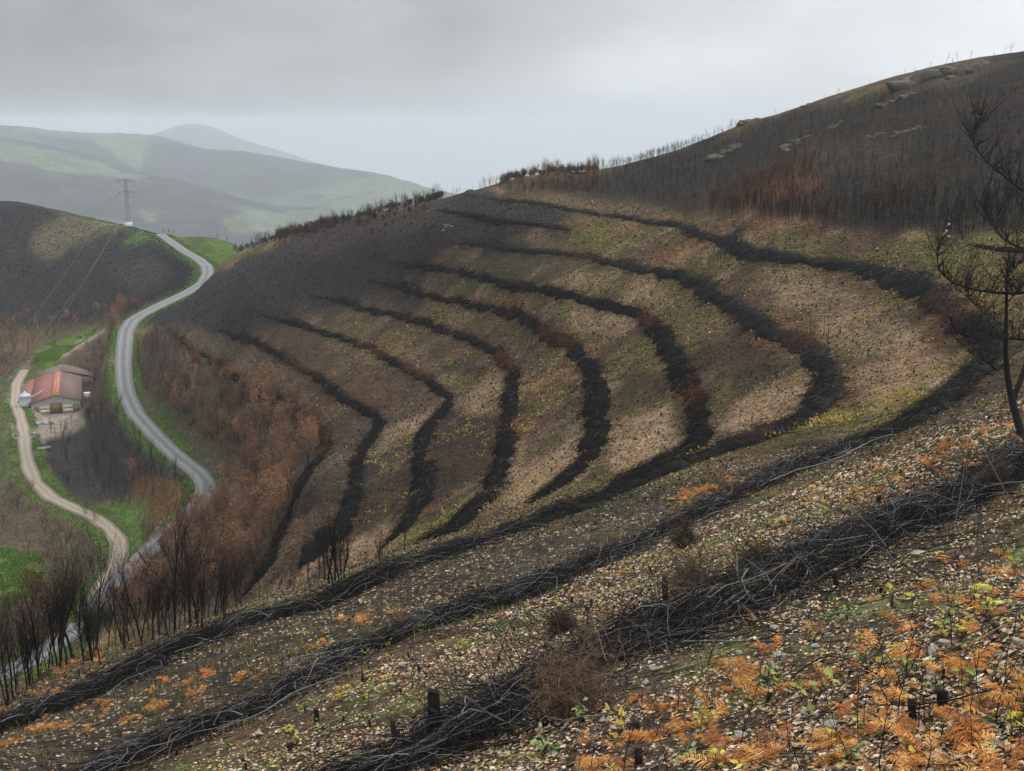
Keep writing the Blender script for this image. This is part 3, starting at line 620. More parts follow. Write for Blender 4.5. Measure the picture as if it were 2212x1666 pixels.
def brush_row(key):
    uv=ROWS[key][1]
    uq=resample(np.c_[np.array(uv,float),np.zeros(len(uv))],9.0)[:,:2]; uq[0]=uv[0]
    P=hits(uq,dmin=14 if key=='R8' else 24)
    P=resample(P,.5); P[:,2]=H(P[:,0],P[:,1])
    # drop jumps where the row goes behind an edge
    d=np.hypot(P[:,0],P[:,1]); n=len(P)
    T=np.gradient(P[:,:2],axis=0);T/=np.linalg.norm(T,axis=1,keepdims=True);Nn=np.stack([-T[:,1],T[:,0]],1)
    s=np.arange(n)*.5; tot=s[-1]
    taper=np.clip(np.minimum(s/24+.22,(tot-s)/6+.35),0,1)
    if key in('R7','R6','R8'): taper=np.clip(s/24+.22,0,1)
    wob=.55+.9*fbm(s/5.0,s*0,11+len(key)+int(abs(P[0,0])),3)
    g=Geo()
    uvp=np.stack(project(P[:,0],P[:,1],P[:,2]),1)
    rust=np.zeros(n)
    for (ru,rv,rr) in RUSTY: rust=np.maximum(rust,1-np.hypot(uvp[:,0]-ru,uvp[:,1]-rv)/rr)
    rust=np.clip(rust*1.6,0,1)
    wscale=np.clip(d/70,.62,1.2)*(1-.48*sstep(120,210,d))*np.where(d>75,.8,.9) if key!='R8' else np.full(n,1.05)
    hw=1.15*taper*wob*wscale; ht=.75*taper*wob*np.clip(d/70,.6,1.1)*(1-.4*sstep(130,220,d))
    if key=='R8': kx=np.interp(d,[19,23,27,32,40],[.62,.72,.95,1.0,.9]); hw=1.45*wob*kx; ht=.70*wob*kx
    hw=hw*(.62+.76*fbm(s/1.3,s*0+5,31+len(key),2)); ht=ht*(.55+.9*fbm(s/1.1,s*0+9,37+len(key),2))
    cof=(fbm(s/2.6,s*0+2,41+int(abs(P[0,1])),3)-.5)*1.3*np.clip(taper,.15,1)
    P=P.copy(); P[:,0]+=Nn[:,0]*cof; P[:,1]+=Nn[:,1]*cof; P[:,2]=H(P[:,0],P[:,1])
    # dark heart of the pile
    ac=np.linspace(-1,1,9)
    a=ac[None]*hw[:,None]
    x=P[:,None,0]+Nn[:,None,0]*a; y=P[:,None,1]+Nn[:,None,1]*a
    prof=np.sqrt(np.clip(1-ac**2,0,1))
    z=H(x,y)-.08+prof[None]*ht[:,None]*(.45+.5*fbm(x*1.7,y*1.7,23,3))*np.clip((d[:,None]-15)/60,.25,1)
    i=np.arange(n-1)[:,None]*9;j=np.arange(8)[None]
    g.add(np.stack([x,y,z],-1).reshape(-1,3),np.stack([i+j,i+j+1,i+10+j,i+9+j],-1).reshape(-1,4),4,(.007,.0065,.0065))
    # sticks
    for lo,hi,kind in ((0,26,'near'),(26,62,'near2'),(62,110,'mid'),(110,1e9,'far')):
        m=np.nonzero((d>=lo)&(d<hi)&(hw>.1))[0]
        if len(m)==0: continue
        dens={'near':210,'near2':105,'mid':52,'far':27}[kind]; rr={'near':(.0035,.016),'near2':(.006,.02),'mid':(.009,.022),'far':(.014,.032)}[kind]
        ll={'near':(.5,2.3),'near2':(.8,3.0),'mid':(.8,2.4),'far':(.8,2.4)}[kind]
        yaw={'near':.6,'near2':.36,'mid':.9,'far':1.1}[kind]; K={'near':7,'near2':6,'mid':4,'far':3}[kind]; sd={'near':4,'near2':4,'mid':3,'far':3}[kind]
        cnt=int(len(m)*.5*dens*np.mean(hw[m])/1.0)
        k=R.choice(m,cnt,p=hw[m]/hw[m].sum())
        ba=np.arctan2(T[k,1],T[k,0])+R.normal(0,yaw,cnt)+math.pi*(R.random(cnt)<.5)
        off=R.normal(0,.48,cnt); off=np.clip(off,-1.9,1.9); stray=R.random(cnt)<(.16 if kind in('near','near2') else .09); off=np.where(stray,np.clip(R.normal(0,1.5,cnt),-3.4,3.4),off); yaw_x=np.where(stray,R.normal(0,.9,cnt),0)
        ba=ba+yaw_x; cx=P[k,0]+Nn[k,0]*off*hw[k]+T[k,0]*R.uniform(-.5,.5,cnt); cyy=P[k,1]+Nn[k,1]*off*hw[k]+T[k,1]*R.uniform(-.5,.5,cnt)
        L=R.uniform(*ll,cnt)*np.minimum(1,.35+taper[k])*np.where(R.random(cnt)<.06,1.7,1); t=np.linspace(-.5,.5,K)
        bend=R.normal(0,.16,cnt)*L; bend2=R.normal(0,.07,cnt)*L
        lx=t[None]*L[:,None]; ly=bend[:,None]*(4*t[None]**2-.5)+bend2[:,None]*np.sin(t[None]*9)
        ca,sa=np.cos(ba)[:,None],np.sin(ba)[:,None]
        px=cx[:,None]+lx*ca-ly*sa; py=cyy[:,None]+lx*sa+ly*ca
        # sits on the pile
        top=ht[k]*np.sqrt(np.clip(1-np.minimum(np.abs(off),1)**2,0,1))*R.uniform(.25,1.12,cnt)+np.where(stray,.03,0)
        pitch=np.abs(R.normal(0,.13,cnt))*np.where(R.random(cnt)<.13,3.4,1)
        gz=H(px,py)
        pz=gz*.6+gz[:,[K//2]]*.4+top[:,None]*(1-.5*(2*t[None])**2)+lx*pitch[:,None]+R.normal(0,.03,(cnt,K))*L[:,None]*.6
        pz=np.maximum(pz,gz+.01)
        r0=(R.uniform(0,1,cnt)**2*(rr[1]-rr[0])+rr[0])*np.where(R.random(cnt)<.05,1.7,1)
        Rd=r0[:,None]*(1-.55*(t[None]+.5))
        ru=rust[k]
        base=np.where(R.random(cnt)[:,None]<.72,np.array([[.009,.0083,.0083]]),np.array([[.022,.0205,.0205]]))*R.uniform(.6,1.5,(cnt,1))
        w_=R.random(cnt); base=np.where((w_<.05)[:,None],np.array([[.15,.115,.085]])*R.uniform(.7,1.3,(cnt,1)),base)
        if kind in('near','near2'): base=np.where((w_>(.80 if key=='R7' else .88))[:,None],np.array([[.12,.115,.115]])*R.uniform(.7,1.9,(cnt,1)),base)  # silvery sheen of back light on some near sticks, put into their colour
        rm=(R.random(cnt)<ru*.85)[:,None]
        base=np.where(rm,np.array([[.075,.034,.022]])*R.uniform(.6,1.6,(cnt,1)),base)
        g.tubes(np.stack([px,py,pz],-1),Rd,sd,base)
        # fine twigs sticking out of the pile
        c2=int(cnt*(.9 if kind in('near','near2') else .6)); k2=R.choice(m,c2,p=hw[m]/hw[m].sum())
        of=R.normal(0,.6,c2); bx=P[k2,0]+Nn[k2,0]*of*hw[k2]; by=P[k2,1]+Nn[k2,1]*of*hw[k2]
        bz=H(bx,by)+ht[k2]*R.uniform(.1,.7,c2)
        dv=np.stack([R.normal(0,1,c2),R.normal(0,1,c2),R.uniform(.15,1.1,c2)],1); dv/=np.linalg.norm(dv,axis=1,keepdims=True)
        Lt=R.uniform(.25,1.15,c2)*np.minimum(1,.3+taper[k2]); tt=np.linspace(0,1,4)
        Q=np.stack([bx,by,bz],1)[:,None]+dv[:,None]*(tt[None,:,None]*Lt[:,None,None])
        Q+= (R.normal(0,.09,(c2,1,3))*Lt[:,None,None])*(tt[None,:,None]**2)
        rt=R.uniform(.5,1,c2)*rr[0]*(1.0 if kind!='near' else .8)
        tc_=np.where((R.random(c2)<rust[k2]*.9)[:,None],np.array([[.10,.04,.022]]),np.array([[.012,.010,.0095]]))*R.uniform(.6,1.6,(c2,1))
        g.tubes(Q,rt[:,None]*(1.1-.8*tt[None]),3,tc_)
    # withered leaves still on the branches
    rl=np.nonzero(rust>.15)[0]
    if len(rl):
        cnt=len(rl)*16; k=R.choice(rl,cnt,p=rust[rl]/rust[rl].sum()); of=R.normal(0,.55,cnt)
        x=P[k,0]+Nn[k,0]*of*hw[k];y=P[k,1]+Nn[k,1]*of*hw[k]
        z=H(x,y)+ht[k]*R.uniform(.3,1.5,cnt)
        g.cards(np.stack([x,y,z],1),R.uniform(.12,.26,cnt)*np.clip(d[k]/120,.5,1.3),np.array([[.13,.056,.032]])*R.uniform(.3,1.5,(cnt,1)))
    if key=='R8':
        c3=800; k=R.integers(4,n-4,c3); of=R.normal(0,.95,c3); bx=P[k,0]+Nn[k,0]*of*hw[k]; by=P[k,1]+Nn[k,1]*of*hw[k]; bz=H(bx,by)+ht[k]*R.uniform(0,.6,c3)
        L=R.uniform(.8,2.9,c3); a=R.uniform(0,6.283,c3); el=R.uniform(.05,1.0,c3); t=np.linspace(0,1,9)
        hx=np.cos(a)[:,None]*t*L[:,None]*np.cos(el)[:,None]; hy=np.sin(a)[:,None]*t*L[:,None]*np.cos(el)[:,None]; cv=R.normal(0,.22,(c3,1))*L[:,None]*t**2
        px=bx[:,None]+hx-np.sin(a)[:,None]*cv; py=by[:,None]+hy+np.cos(a)[:,None]*cv; pz=bz[:,None]+np.sin(el)[:,None]*L[:,None]*t-R.uniform(-.15,.45,(c3,1))*L[:,None]*t**2.2
        pz=np.maximum(pz+R.normal(0,.012,(c3,9)),H(px,py)+.02)
        g.tubes(np.stack([px,py,pz],-1),(R.uniform(.004,.013,c3))[:,None]*(1.1-.85*t)[None],5,np.where((R.random(c3)<.2)[:,None],[[.13,.10,.08]],[[.02,.018,.017]])*R.uniform(.6,1.6,(c3,1)))
    return link('brush_row',g.mesh('brush_row',[M_stick if key in('R8','R7','R6') else M_stick_far]),label=ROW_LABEL[key],cat='brush pile',group='rows of piled burnt brush on the slope')
for k_ in ROWS: brush_row(k_)
# ------------------------------------------------------------------ trees
def grow(out,p,d,L,r,lev,maxlev,rg,nb,up,spread):
    """one limb with side limbs; out[lev] collects (points, radii)"""
    K=6; pts=[p]; q=p.copy(); dr=d/np.linalg.norm(d)
    for i in range(K-1):
        dr=dr+rg.normal(0,.10+.05*lev,3)+np.array([0,0,up*(.05+.05*lev)]); dr/=np.linalg.norm(dr)
        q=q+dr*L/(K-1); pts.append(q.copy())
    pts=np.array(pts); t=np.linspace(0,1,K); rad=r*(1-.72*t)
    out.setdefault(lev,[]).append((pts,rad))
    if lev>=maxlev: return
    n=nb[lev]
    for k in range(n):
        tt=rg.uniform(.3 if lev==0 else .18,1.0) if k<n-1 else 1.0
        i=tt*(K-1); a=int(min(i,K-2)); f=i-a; b=pts[a]*(1-f)+pts[a+1]*f
        ax=pts[a+1]-pts[a]; ax/=np.linalg.norm(ax)
        s=rg.normal(size=3); s-=ax*s.dot(ax); s/=np.linalg.norm(s)
        nd=ax*rg.uniform(.55,1.0)+s*spread*rg.uniform(.5,1.1)+np.array([0,0,up*.25])
        grow(out,b,nd,L*rg.uniform(.42,.72)*(1.1-.35*tt if lev==0 else 1),max(r*(1-.72*tt)*rg.uniform(.45,.75),.004),lev+1,maxlev,rg,nb,up,spread)
def tree_parts(seed,h,nb=(8,5,4),up=1.0,spread=.75,r=.09,lean=.06,leaves=0,leafcol=(.17,.068,.028),leafsize=.16,stems=1,bark=(.024,.021,.020),twig=(.028,.023,.021),sides=(6,4,3,3),clump=.22,trunkfrac=.62):
    rg=np.random.default_rng(seed); out={}
    for s in range(stems):
        d=np.array([rg.normal(0,lean),rg.normal(0,lean),1.0]); b=np.zeros(3)
        if stems>1:
            a=rg.uniform(0,2*math.pi); d=np.array([math.cos(a)*rg.uniform(.05,.35),math.sin(a)*rg.uniform(.05,.35),1]); b=np.array([math.cos(a)*.15,math.sin(a)*.15,0])
        b=b-np.array([0,0,.35])
        grow(out,b,d,h*trunkfrac*rg.uniform(.85,1.1),r*rg.uniform(.7,1.1),0,len(nb),rg,nb,up,spread)
    tg,cg=Geo(),Geo(); tips=[]
    for lev,br in out.items():
        P=np.array([x[0] for x in br]);Rd=np.array([x[1] for x in br])
        (tg if lev<=1 else cg).tubes(P,Rd,sides[min(lev,3)],np.array([bark if lev<=1 else twig]*len(P))*rg.uniform(.7,1.4,(len(P),1)))
        if lev>=len(nb)-1: tips.append(P[:,2:].reshape(-1,3))
    tips=np.concatenate(tips)
    zmax=max(p[:,2].max() for p in tg.v)
    if leaves:
        k=rg.integers(0,len(tips),leaves); Cn=tips[k]+rg.normal(0,clump,(leaves,3))
        cg.cards(Cn,rg.uniform(.6,1.4,leaves)*leafsize,np.array([leafcol])*rg.uniform(.45,1.6,(leaves,1))*(1+rg.normal(0,.12,(leaves,3))))
    return tg,cg
def proto(name,seed,label,cat,group,mat=None,**k):
    tg,cg=tree_parts(seed,**k)
    o=bpy.data.objects.new(name,None); coll.objects.link(o); o['label']=label;o['category']=cat;o['group']=group; o.empty_display_size=.2
    link('trunk',tg.mesh('trunk',[M_bark]),parent=o)
    link('crown',cg.mesh('crown',[mat or M_leaf]),parent=o)
    o['_h']=1.0
    return o
class Species:
    """prototypes of one kind of tree; the first use places the prototype itself, later ones copy it"""
    def __init__(s,protos): s.p=protos; s.used=[False]*len(protos)
    def put(s,pos,sc=1.0,label=None,group=None,i=None,rz=None,tilt=(0,0),cat=None):
        i=int(R.integers(len(s.p))) if i is None else i; o=s.p[i]; rz=R.uniform(0,6.283) if rz is None else rz
        if not s.used[i]:
            s.used[i]=True; c=o; c.location=pos; c.rotation_euler=(tilt[0],tilt[1],rz); c.scale=(sc,)*3
            if label: c['label']=label
            if group: c['group']=group
        else: c=copy_tree(o,pos,rz,sc,label,group,tilt)
        if '_h' in c: del c['_h']
        if cat: c['category']=cat
        return c
    def clean(s):
        for u,o in zip(s.used,s.p):
            if not u:
                for ch in list(o.children): bpy.data.objects.remove(ch)
                bpy.data.objects.remove(o)
def scatter(poly,n,dmin,dmax,sep=0.0,tries=40):
    """points on the ground inside a polygon of the view"""
    p=np.array(poly,float); res=[]; cnt=0
    while len(res)<n and cnt<n*tries:
        cnt+=1
        u=R.uniform(p[:,0].min(),p[:,0].max());v=R.uniform(p[:,1].min(),p[:,1].max())
        if not inpoly(poly,np.array([u]),np.array([v]))[0]: continue
        q=hit(u,v,dmin=dmin,dmax=dmax)
        if sep and any((q[0]-a[0])**2+(q[1]-a[1])**2<sep*sep for a in res[-400:]): continue
        dr=np.min(np.hypot(road[:,0]-q[0],road[:,1]-q[1])); dt=np.min(np.hypot(track[:,0]-q[0],track[:,1]-q[1]))
        if dr<3.4 or dt<2.8: continue
        res.append(q)
    return res
# --- brown leaved oaks of the wood beside the road
gO='brown-leaved oaks in the wood between the road and the brush rows'
oak=Species([proto('oak_tree',100+i,'brown-leaved oak in the wood between the road and the brush rows','tree',gO,h=6.2,nb=(9,5,3),r=.085,leaves=800,leafcol=c,leafsize=.19,spread=.72,clump=.15) for i,c in enumerate([(.27,.145,.080),(.24,.126,.070),(.32,.175,.095),(.17,.085,.048)])])
dark_oak=Species([proto('withered_oak',120+i,'dark burnt oak with few leaves in the brown wood','tree',gO,h=6.0,nb=(9,5,4),r=.085,leaves=260,leafcol=(.17,.098,.06),leafsize=.15,spread=.6,clump=.25) for i in range(2)])
wood=[(292,718),(380,722),(440,775),(560,850),(650,895),(690,940),(705,965),(660,1030),(630,1090),(600,1150),(560,1225),(525,1280),(460,1290),(440,1200),(470,1080),(500,1010),(420,940),(350,870),(300,850),(285,790)]
W=scatter(wood,215,115,330,1.6)
for q in W:
    u,v=project(*q)
    dk=(u<400 and v<860) or R.random()<.22
    (dark_oak if dk else oak).put(q,R.uniform(.62,1.12),group=gO)
for q in scatter([(300,1240),(415,1085),(455,1120),(430,1250),(340,1335),(225,1365)],48,100,226,1.3):
    (oak if R.random()<.5 else dark_oak).put(q,R.uniform(.75,1.2),label='brown oak in front of the hidden stretch of road',group='brown oaks in front of the hidden road')
gL='brown-leaved oaks at the foot of the wood above the lower road'
for q in scatter([(395,1150),(450,1090),(520,1100),(560,1230),(530,1300),(360,1345),(320,1310),(370,1230)],72,95,232,1.3):
    (oak if R.random()<.6 else dark_oak).put(q,R.uniform(.8,1.25),label='brown oak at the foot of the wood above the lower road',group=gL)
# --- dark wood on the bank between track and road
burnt=Species([proto('burnt_tree',140+i,'leafless burnt tree on the dark bank between track and road','tree','burnt trees on the bank between track and road',mat=M_bark,h=5.6,nb=(9,5,4),r=.075,spread=.55,leaves=0) for i in range(4)])
for q in scatter([(95,930),(180,900),(260,880),(330,960),(420,1040),(400,1060),(300,1080),(210,1080),(130,1050),(100,990)],75,225,400,1.6):
    burnt.put(q,R.uniform(.6,1.05),label='leafless burnt tree on the dark bank between track and road',group='burnt trees on the bank between track and road')
for q in scatter([(190,760),(255,700),(258,760),(245,850),(240,890),(185,890)],26,330,460,2):
    (dark_oak if R.random()<.6 else burnt).put(q,R.uniform(.5,.8),label='scrubby half bare tree on the bank between barn and road',group='scrub trees between barn and road')
for q in scatter([(-20,712),(60,700),(200,690),(280,660),(300,690),(255,710),(140,722),(70,752),(60,800),(30,830),(-20,840)],62,400,520,2):
    (oak if R.random()<.45 else dark_oak).put(q,R.uniform(.65,1.15),label='brown tree at the foot of the burnt hill behind the barn',group='brown trees at the foot of the burnt hill')
for q in scatter([(230,690),(290,650),(300,672),(270,700),(262,720)],9,330,470,2):
    oak.put(q,R.uniform(.7,1.0),label='brown oak crowded against the upper road bend',group='brown oaks at the upper road bend')
one=hit(287,1052,dmin=220,dmax=300); oak.put(one,.95,label='single round oak with bright rust brown leaves below the road',group='lone rust oak',i=2)
# --- lower left valley scrub
scrub=Species([proto('willow_shrub',160+i,'bushy grey green willow beside the farm track','shrub','willows by the farm track',h=4.6,nb=(7,5,3),r=.05,stems=4,leaves=420,leafcol=c,leafsize=.13,spread=.5,bark=(.07,.065,.05),twig=(.12,.11,.075),clump=.2,trunkfrac=.6) for i,c in enumerate([(.22,.24,.09),(.25,.20,.12)])])
for (u,v,sc,lab,i) in [(310,1168,1.25,'grey pale-twigged willow in the fork of track and road',1),(185,1115,1.0,'yellow green willow where the track bends behind shrubs',0),(205,1130,.8,'small yellow green willow beside the middle of the track',0),(150,1165,1.1,'bushy olive willow below the track bend',1),(170,1215,1.0,'olive shrub left of the track fork',0)]:
    scrub.put(hit(u,v,dmin=180,dmax=330),sc,label=lab,group='willows by the farm track',i=i)
for q in scatter([(-20,1060),(60,1060),(120,1110),(200,1170),(230,1240),(160,1300),(80,1180),(-20,1170)],26,190,320,2.5):
    (scrub if R.random()<.45 else dark_oak).put(q,R.uniform(.45,.8),label='low brown scrub bush on the valley floor left of the track',group='scrub bushes left of the track')
for q in scatter([(-20,1330),(90,1290),(210,1300),(300,1340),(180,1400),(90,1430),(-20,1460)],100,80,240,1.3):
    (dark_oak if R.random()<.45 else burnt).put(q,R.uniform(.7,1.05),label='half bare brown tree above the hidden lower road',group='half bare trees above the lower road')
for q in scatter([(190,700),(262,690),(258,840),(300,930),(430,1040),(400,1050),(260,900),(185,905)],60,240,460,1.2):
    scrub.put(q,R.uniform(.22,.5),label='low olive brown scrub on the bank below the road',group='low scrub below the road')
for q in scatter([(-20,850),(30,880),(45,1000),(90,1080),(60,1120),(-20,1150)],40,240,420,1.5):
    scrub.put(q,R.uniform(.2,.45),label='low green brown scrub on the slope left of the track',group='low scrub left of the track')
for (u,v) in [(353,500),(366,502),(374,500),(470,520),(490,522)]:
    burnt.put(hit(u,v,dmin=480,dmax=640),R.uniform(.5,.7),label='small bare tree on the saddle beside the road summit',group='bare trees on the saddle')
for (u,v) in [(150,468),(200,478),(232,487),(60,690),(300,618),(200,640)]:
    burnt.put(hit(u,v,dmin=430,dmax=640),R.uniform(.4,.6),label='small burnt bush on the crest of the left hill',group='burnt bushes on the left hill')
def mass(geos,pts,name,mat,sc,tint=None):
    vs,fs,ns,cs,k=[],[],[],[],0
    base=[(np.concatenate(g.v),np.concatenate(g.f),np.concatenate(g.n),np.concatenate(g.c)) for g in geos]
    for q in pts:
        v,f,n,c=base[int(R.integers(len(base)))]; a=R.uniform(0,6.28); s=R.uniform(*sc)*(1.0 if q[2]<-6 else max(.45,1-(q[2]+6)*.03)); ca,sa=math.cos(a)*s,math.sin(a)*s
        vs.append(np.stack([v[:,0]*ca-v[:,1]*sa+q[0],v[:,0]*sa+v[:,1]*ca+q[1],v[:,2]*s+q[2]],1)); fs.append(f+k); ns.append(n); cs.append(c*R.uniform(.7,1.4) if tint is None else c*R.uniform(.7,1.4)); k+=len(v)
    return link(name,new_mesh(name,np.concatenate(vs),np.concatenate(fs),np.concatenate(ns),np.concatenate(cs),[mat]),kind='stuff')
def fast_scatter(poly,n,dmin,dmax,power=1.0):
    """many ground points seen inside the polygon, uniform over the ground to a power of distance"""
    p=np.array(poly,float); az0,az1=[math.atan((x-CU)/F/.97) for x in (p[:,0].min(),p[:,0].max())]; az0-=.035; az1+=.035
    out=[]; tot=0; tries=0
    while tot<n and tries<60:
        tries+=1
        m=60000; a=R.uniform(az0,az1,m); u_=R.random(m); e=2-power
        d=(dmin**e+u_*(dmax**e-dmin**e))**(1/e) if abs(e)>1e-6 else dmin*(dmax/dmin)**u_
        x,y=np.sin(a)*d,np.cos(a)*d; z=H(x,y); U_,V_=project(x,y,z)
        k=inpoly(poly,U_,V_); out.append(np.stack([x,y,z],1)[k]); tot+=k.sum()
    return np.concatenate(out)[:n]
# --- skyline trees
sky_t=Species([proto('thin_tree',180+i,'thin burnt tree standing on the skyline','tree','thin burnt trees along the skyline',mat=M_bark,h=4.4,nb=(7,4,3),r=.06,spread=.45,leaves=0,sides=(4,3,3,3)) for i in range(5)])
sky_o=Species([proto('rusty_oak',190+i,'rusty leaved oak on the skyline','tree','rusty oaks along the skyline',h=4.6,nb=(8,5,3),r=.06,leaves=420,leafcol=(.15,.075,.038),leafsize=.14,spread=.6,clump=.25) for i in range(2)])
def skyline(us,vs,n,frac,lab,grp,sc=(.28,.6),back=6.0,jit=6.0):
    for k in range(n):
        u=R.uniform(us[0],us[-1]); v=np.interp(u,us,vs)
        d=np.linspace(0,1,1); best=None
        az=math.atan2((u-CU)/F,CP+(CV-v)/F*SP); dd_=np.exp(np.arange(math.log(200),math.log(480),.004))
        gx,gy=np.sin(az)*dd_,np.cos(az)*dd_; gz=H(gx,gy); j=np.argmax(gz/dd_)
        q0=max(0,min(len(dd_)-1,j+int(R.normal(0,jit))-1))
        q=(gx[q0],gy[q0],gz[q0]); f=frac(u)
        sp=sky_o if R.random()<f else sky_t
        sp.put(q,R.uniform(*sc),label=(lab[1] if sp is sky_o else lab[0]),group=grp[1] if sp is sky_o else grp[0])
skyline([955,1010,1150,1280,1400,1500,1600],[440,415,385,370,342,310,272],130,lambda u:.0+.45*(1080<u<1290),
 ('thin bare burnt tree on the skyline above the topmost brush row','rusty-leaved oak in the skyline clump above the topmost brush row'),('thin burnt trees on the skyline above the rows','rusty oaks in the skyline clump'))
skyline([1150,1290],[385,366],26,lambda u:.5,('thin bare burnt tree on the skyline above the topmost brush row','rusty-leaved oak in the skyline clump above the topmost brush row'),('thin burnt trees on the skyline above the rows','rusty oaks in the skyline clump'),sc=(.5,.85))
skyline([505,560,620,700,760,830,955],[520,522,515,492,480,465,440],70,lambda u:.30*(600<u<950),
 ('dark bare tree in the thicket along the far edge of the burnt spur','rusty-leaved tree in the thicket along the far edge of the burnt spur'),('bare trees along the far edge of the burnt spur','rusty trees along the far edge of the burnt spur'),sc=(.3,.62),jit=9)
skyline([600,720],[516,490],40,lambda u:.2,('dark bare tree in the thicket along the far edge of the burnt spur','rusty-leaved tree in the thicket along the far edge of the burnt spur'),('bare trees along the far edge of the burnt spur','rusty trees along the far edge of the burnt spur'),sc=(.5,.85),jit=7)
thk=[]
class _Th:
    def __init__(s,gs): s.gs=gs
def spur_pos(us,vs,n,jit):
    r=[]
    for k in range(n):
        u=R.uniform(us[0],us[-1]); v=np.interp(u,us,vs); az=math.atan2((u-CU)/F,CP+(CV-v)/F*SP); dd_=np.exp(np.arange(math.log(200),math.log(480),.004))
        gx,gy=np.sin(az)*dd_,np.cos(az)*dd_; gz=H(gx,gy); j=max(0,min(len(dd_)-1,np.argmax(gz/dd_)+int(R.normal(2,jit)))); r.append((gx[j],gy[j],gz[j]))
    return r
bush_g=[]
for i in range(4):
    tg,cg=tree_parts(330+i,h=2.9,nb=(9,6,4),r=.04,leaves=340 if i else 260,leafcol=(.045,.034,.027) if i<3 else (.14,.068,.036),leafsize=.2,spread=.75,clump=.22,trunkfrac=.5)
    g=Geo(); g.v=tg.v+cg.v; g.c=tg.c+cg.c; g.n=tg.n+cg.n; n0=sum(len(x) for x in tg.v); g.f=tg.f+[f+n0 for f in cg.f]; bush_g.append(g)
mass(bush_g[:3]*2+bush_g[3:],spur_pos([505,560,620,700,760,830,955],[520,522,515,492,480,465,440],340,10),'burnt_thicket',M_leaf,(.35,.95))
mass(bush_g[:1]+bush_g[3:],spur_pos([600,640,700,730],[516,510,492,486],60,7),'rusty_thicket',M_leaf,(.9,1.5))
mass(bush_g[:1]+bush_g[3:]*3,spur_pos([1080,1150,1290],[398,385,366],130,8),'rusty_thicket',M_leaf,(.45,.95))
_thick=(spur_pos([505,560,620,700,760,830,955],[520,522,515,492,480,465,440],330,8),spur_pos([1040,1150,1290,1340],[405,385,366,350],150,7))
skyline([1620,1900,2200],[265,180,120],16,lambda u:0,('thin burnt sapling on the rocky right skyline','x'),('burnt saplings on the rocky skyline','x'),sc=(.3,.6))
# --- burnt saplings of the upper hillside
def sapling_geo(seed,h):
    rg=np.random.default_rng(seed); out={}
    grow(out,np.array([0,0,-.3]),np.array([rg.normal(0,.07),rg.normal(0,.07),1]),h,.045,0,2,rg,(8,3),1.3,.5)
    g=Geo()
    for lev,br in out.items():
        P=np.array([x[0] for x in br]);Rd=np.maximum(np.array([x[1] for x in br]),.011)
        g.tubes(P,Rd,3,np.array([(.014,.0115,.0105)]*len(P)))
    return g
sap_g=[sapling_geo(300+i,3.4) for i in range(6)]
sap_me=[g.mesh('burnt_sapling',[M_bark]) for g in sap_g]
upper=[(1030,420),(1280,378),(1600,283),(1900,200),(2230,145),(2260,500),(2120,515),(2050,512),(1900,502),(1800,500),(1700,485),(1600,470),(1475,452),(1330,432),(1200,425),(1100,415)]
U1=scatter([(1475,452),(1600,440),(1800,450),(2000,440),(2230,440),(2260,505),(2120,522),(2050,515),(1900,506),(1800,503),(1700,490),(1600,472)],190,120,330)+scatter(upper,90,120,330)
for q in U1:
    o=link('burnt_sapling',sap_me[int(R.integers(6))],label='thin black burnt sapling in the dense burnt wood on the upper hillside',cat='sapling',group='burnt saplings of the upper hillside',loc=q)
    o.rotation_euler=(0,0,R.uniform(0,6.28)); s=R.uniform(.45,.8)*(1.0 if q[2]<-8 else .5); o.scale=(s,s,s)
mass(sap_g,fast_scatter(upper,3200,118,330,.5),'burnt_saplings_mass',M_bark,(.22,.5))
ro_g=[]
for i in range(3):
    tg,cg=tree_parts(210+i,h=3.4,nb=(8,4,3),r=.045,leaves=240,leafcol=(.105,.050,.027),leafsize=.16,spread=.55,clump=.2)
    g=Geo(); g.v=tg.v+cg.v; g.c=tg.c+cg.c; g.n=tg.n+cg.n; n0=sum(len(x) for x in tg.v); g.f=tg.f+[f+n0 for f in cg.f]; ro_g.append(g)
ro=[]
for poly,n in (([(1520,445),(1570,415),(1690,372),(1760,365),(1740,400),(1650,440),(1600,460)],60),([(1980,380),(2060,350),(2070,400),(1990,420)],10),([(1500,452),(1640,440),(1800,440),(1900,420),(2050,400),(2000,440),(1800,475),(1560,470)],30),([(1090,420),(1300,388),(1300,405),(1100,430)],24)):
    ro+=scatter(poly,n,120,330,.8)
mass(ro_g,ro,'rusty_oak_thicket',M_leaf,(.55,1.0))
mass(sap_g+ro_g[:1],_thick[0],'bare_thicket',M_leaf,(.3,.8)); mass(sap_g,_thick[1],'bare_thicket',M_leaf,(.25,.6))
# --- single stems left standing on the mid slope
stem=Species([proto('dead_tree',230+i,'thin burnt stem left standing on the cleared slope','tree','stems left on the cleared slope',mat=M_bark,h=5.0,nb=(6,3),r=.055,spread=.35,leaves=0,sides=(5,3,3,3),lean=.05,trunkfrac=.85) for i in range(5)])
def stems(lst,lab,h=None,leaf=None):
    for (u,v,px) in lst:
        q=hit(u,v,dmin=60,dmax=330); d=math.hypot(q[0],q[1]); hh=px*d/F
        stem.put(q,hh/4.6,label=lab,group='stems left on the cleared slope')
stems([(1752,742,110),(1757,735,60),(1787,742,100),(1779,735,48)],'tall thin burnt stem beside the rusty bend of the long brush row')
stems([(1531,592,42),(1535,585,52),(1549,580,40),(1556,580,52),(1562,575,38),(1530,593,22)],'thin burnt stem in the small group under the topmost brush row')
stems([(1590,556,30),(1600,555,22),(1606,552,25),(1578,565,25),(1640,560,20)],'short burnt stem poking from the topmost brush row')
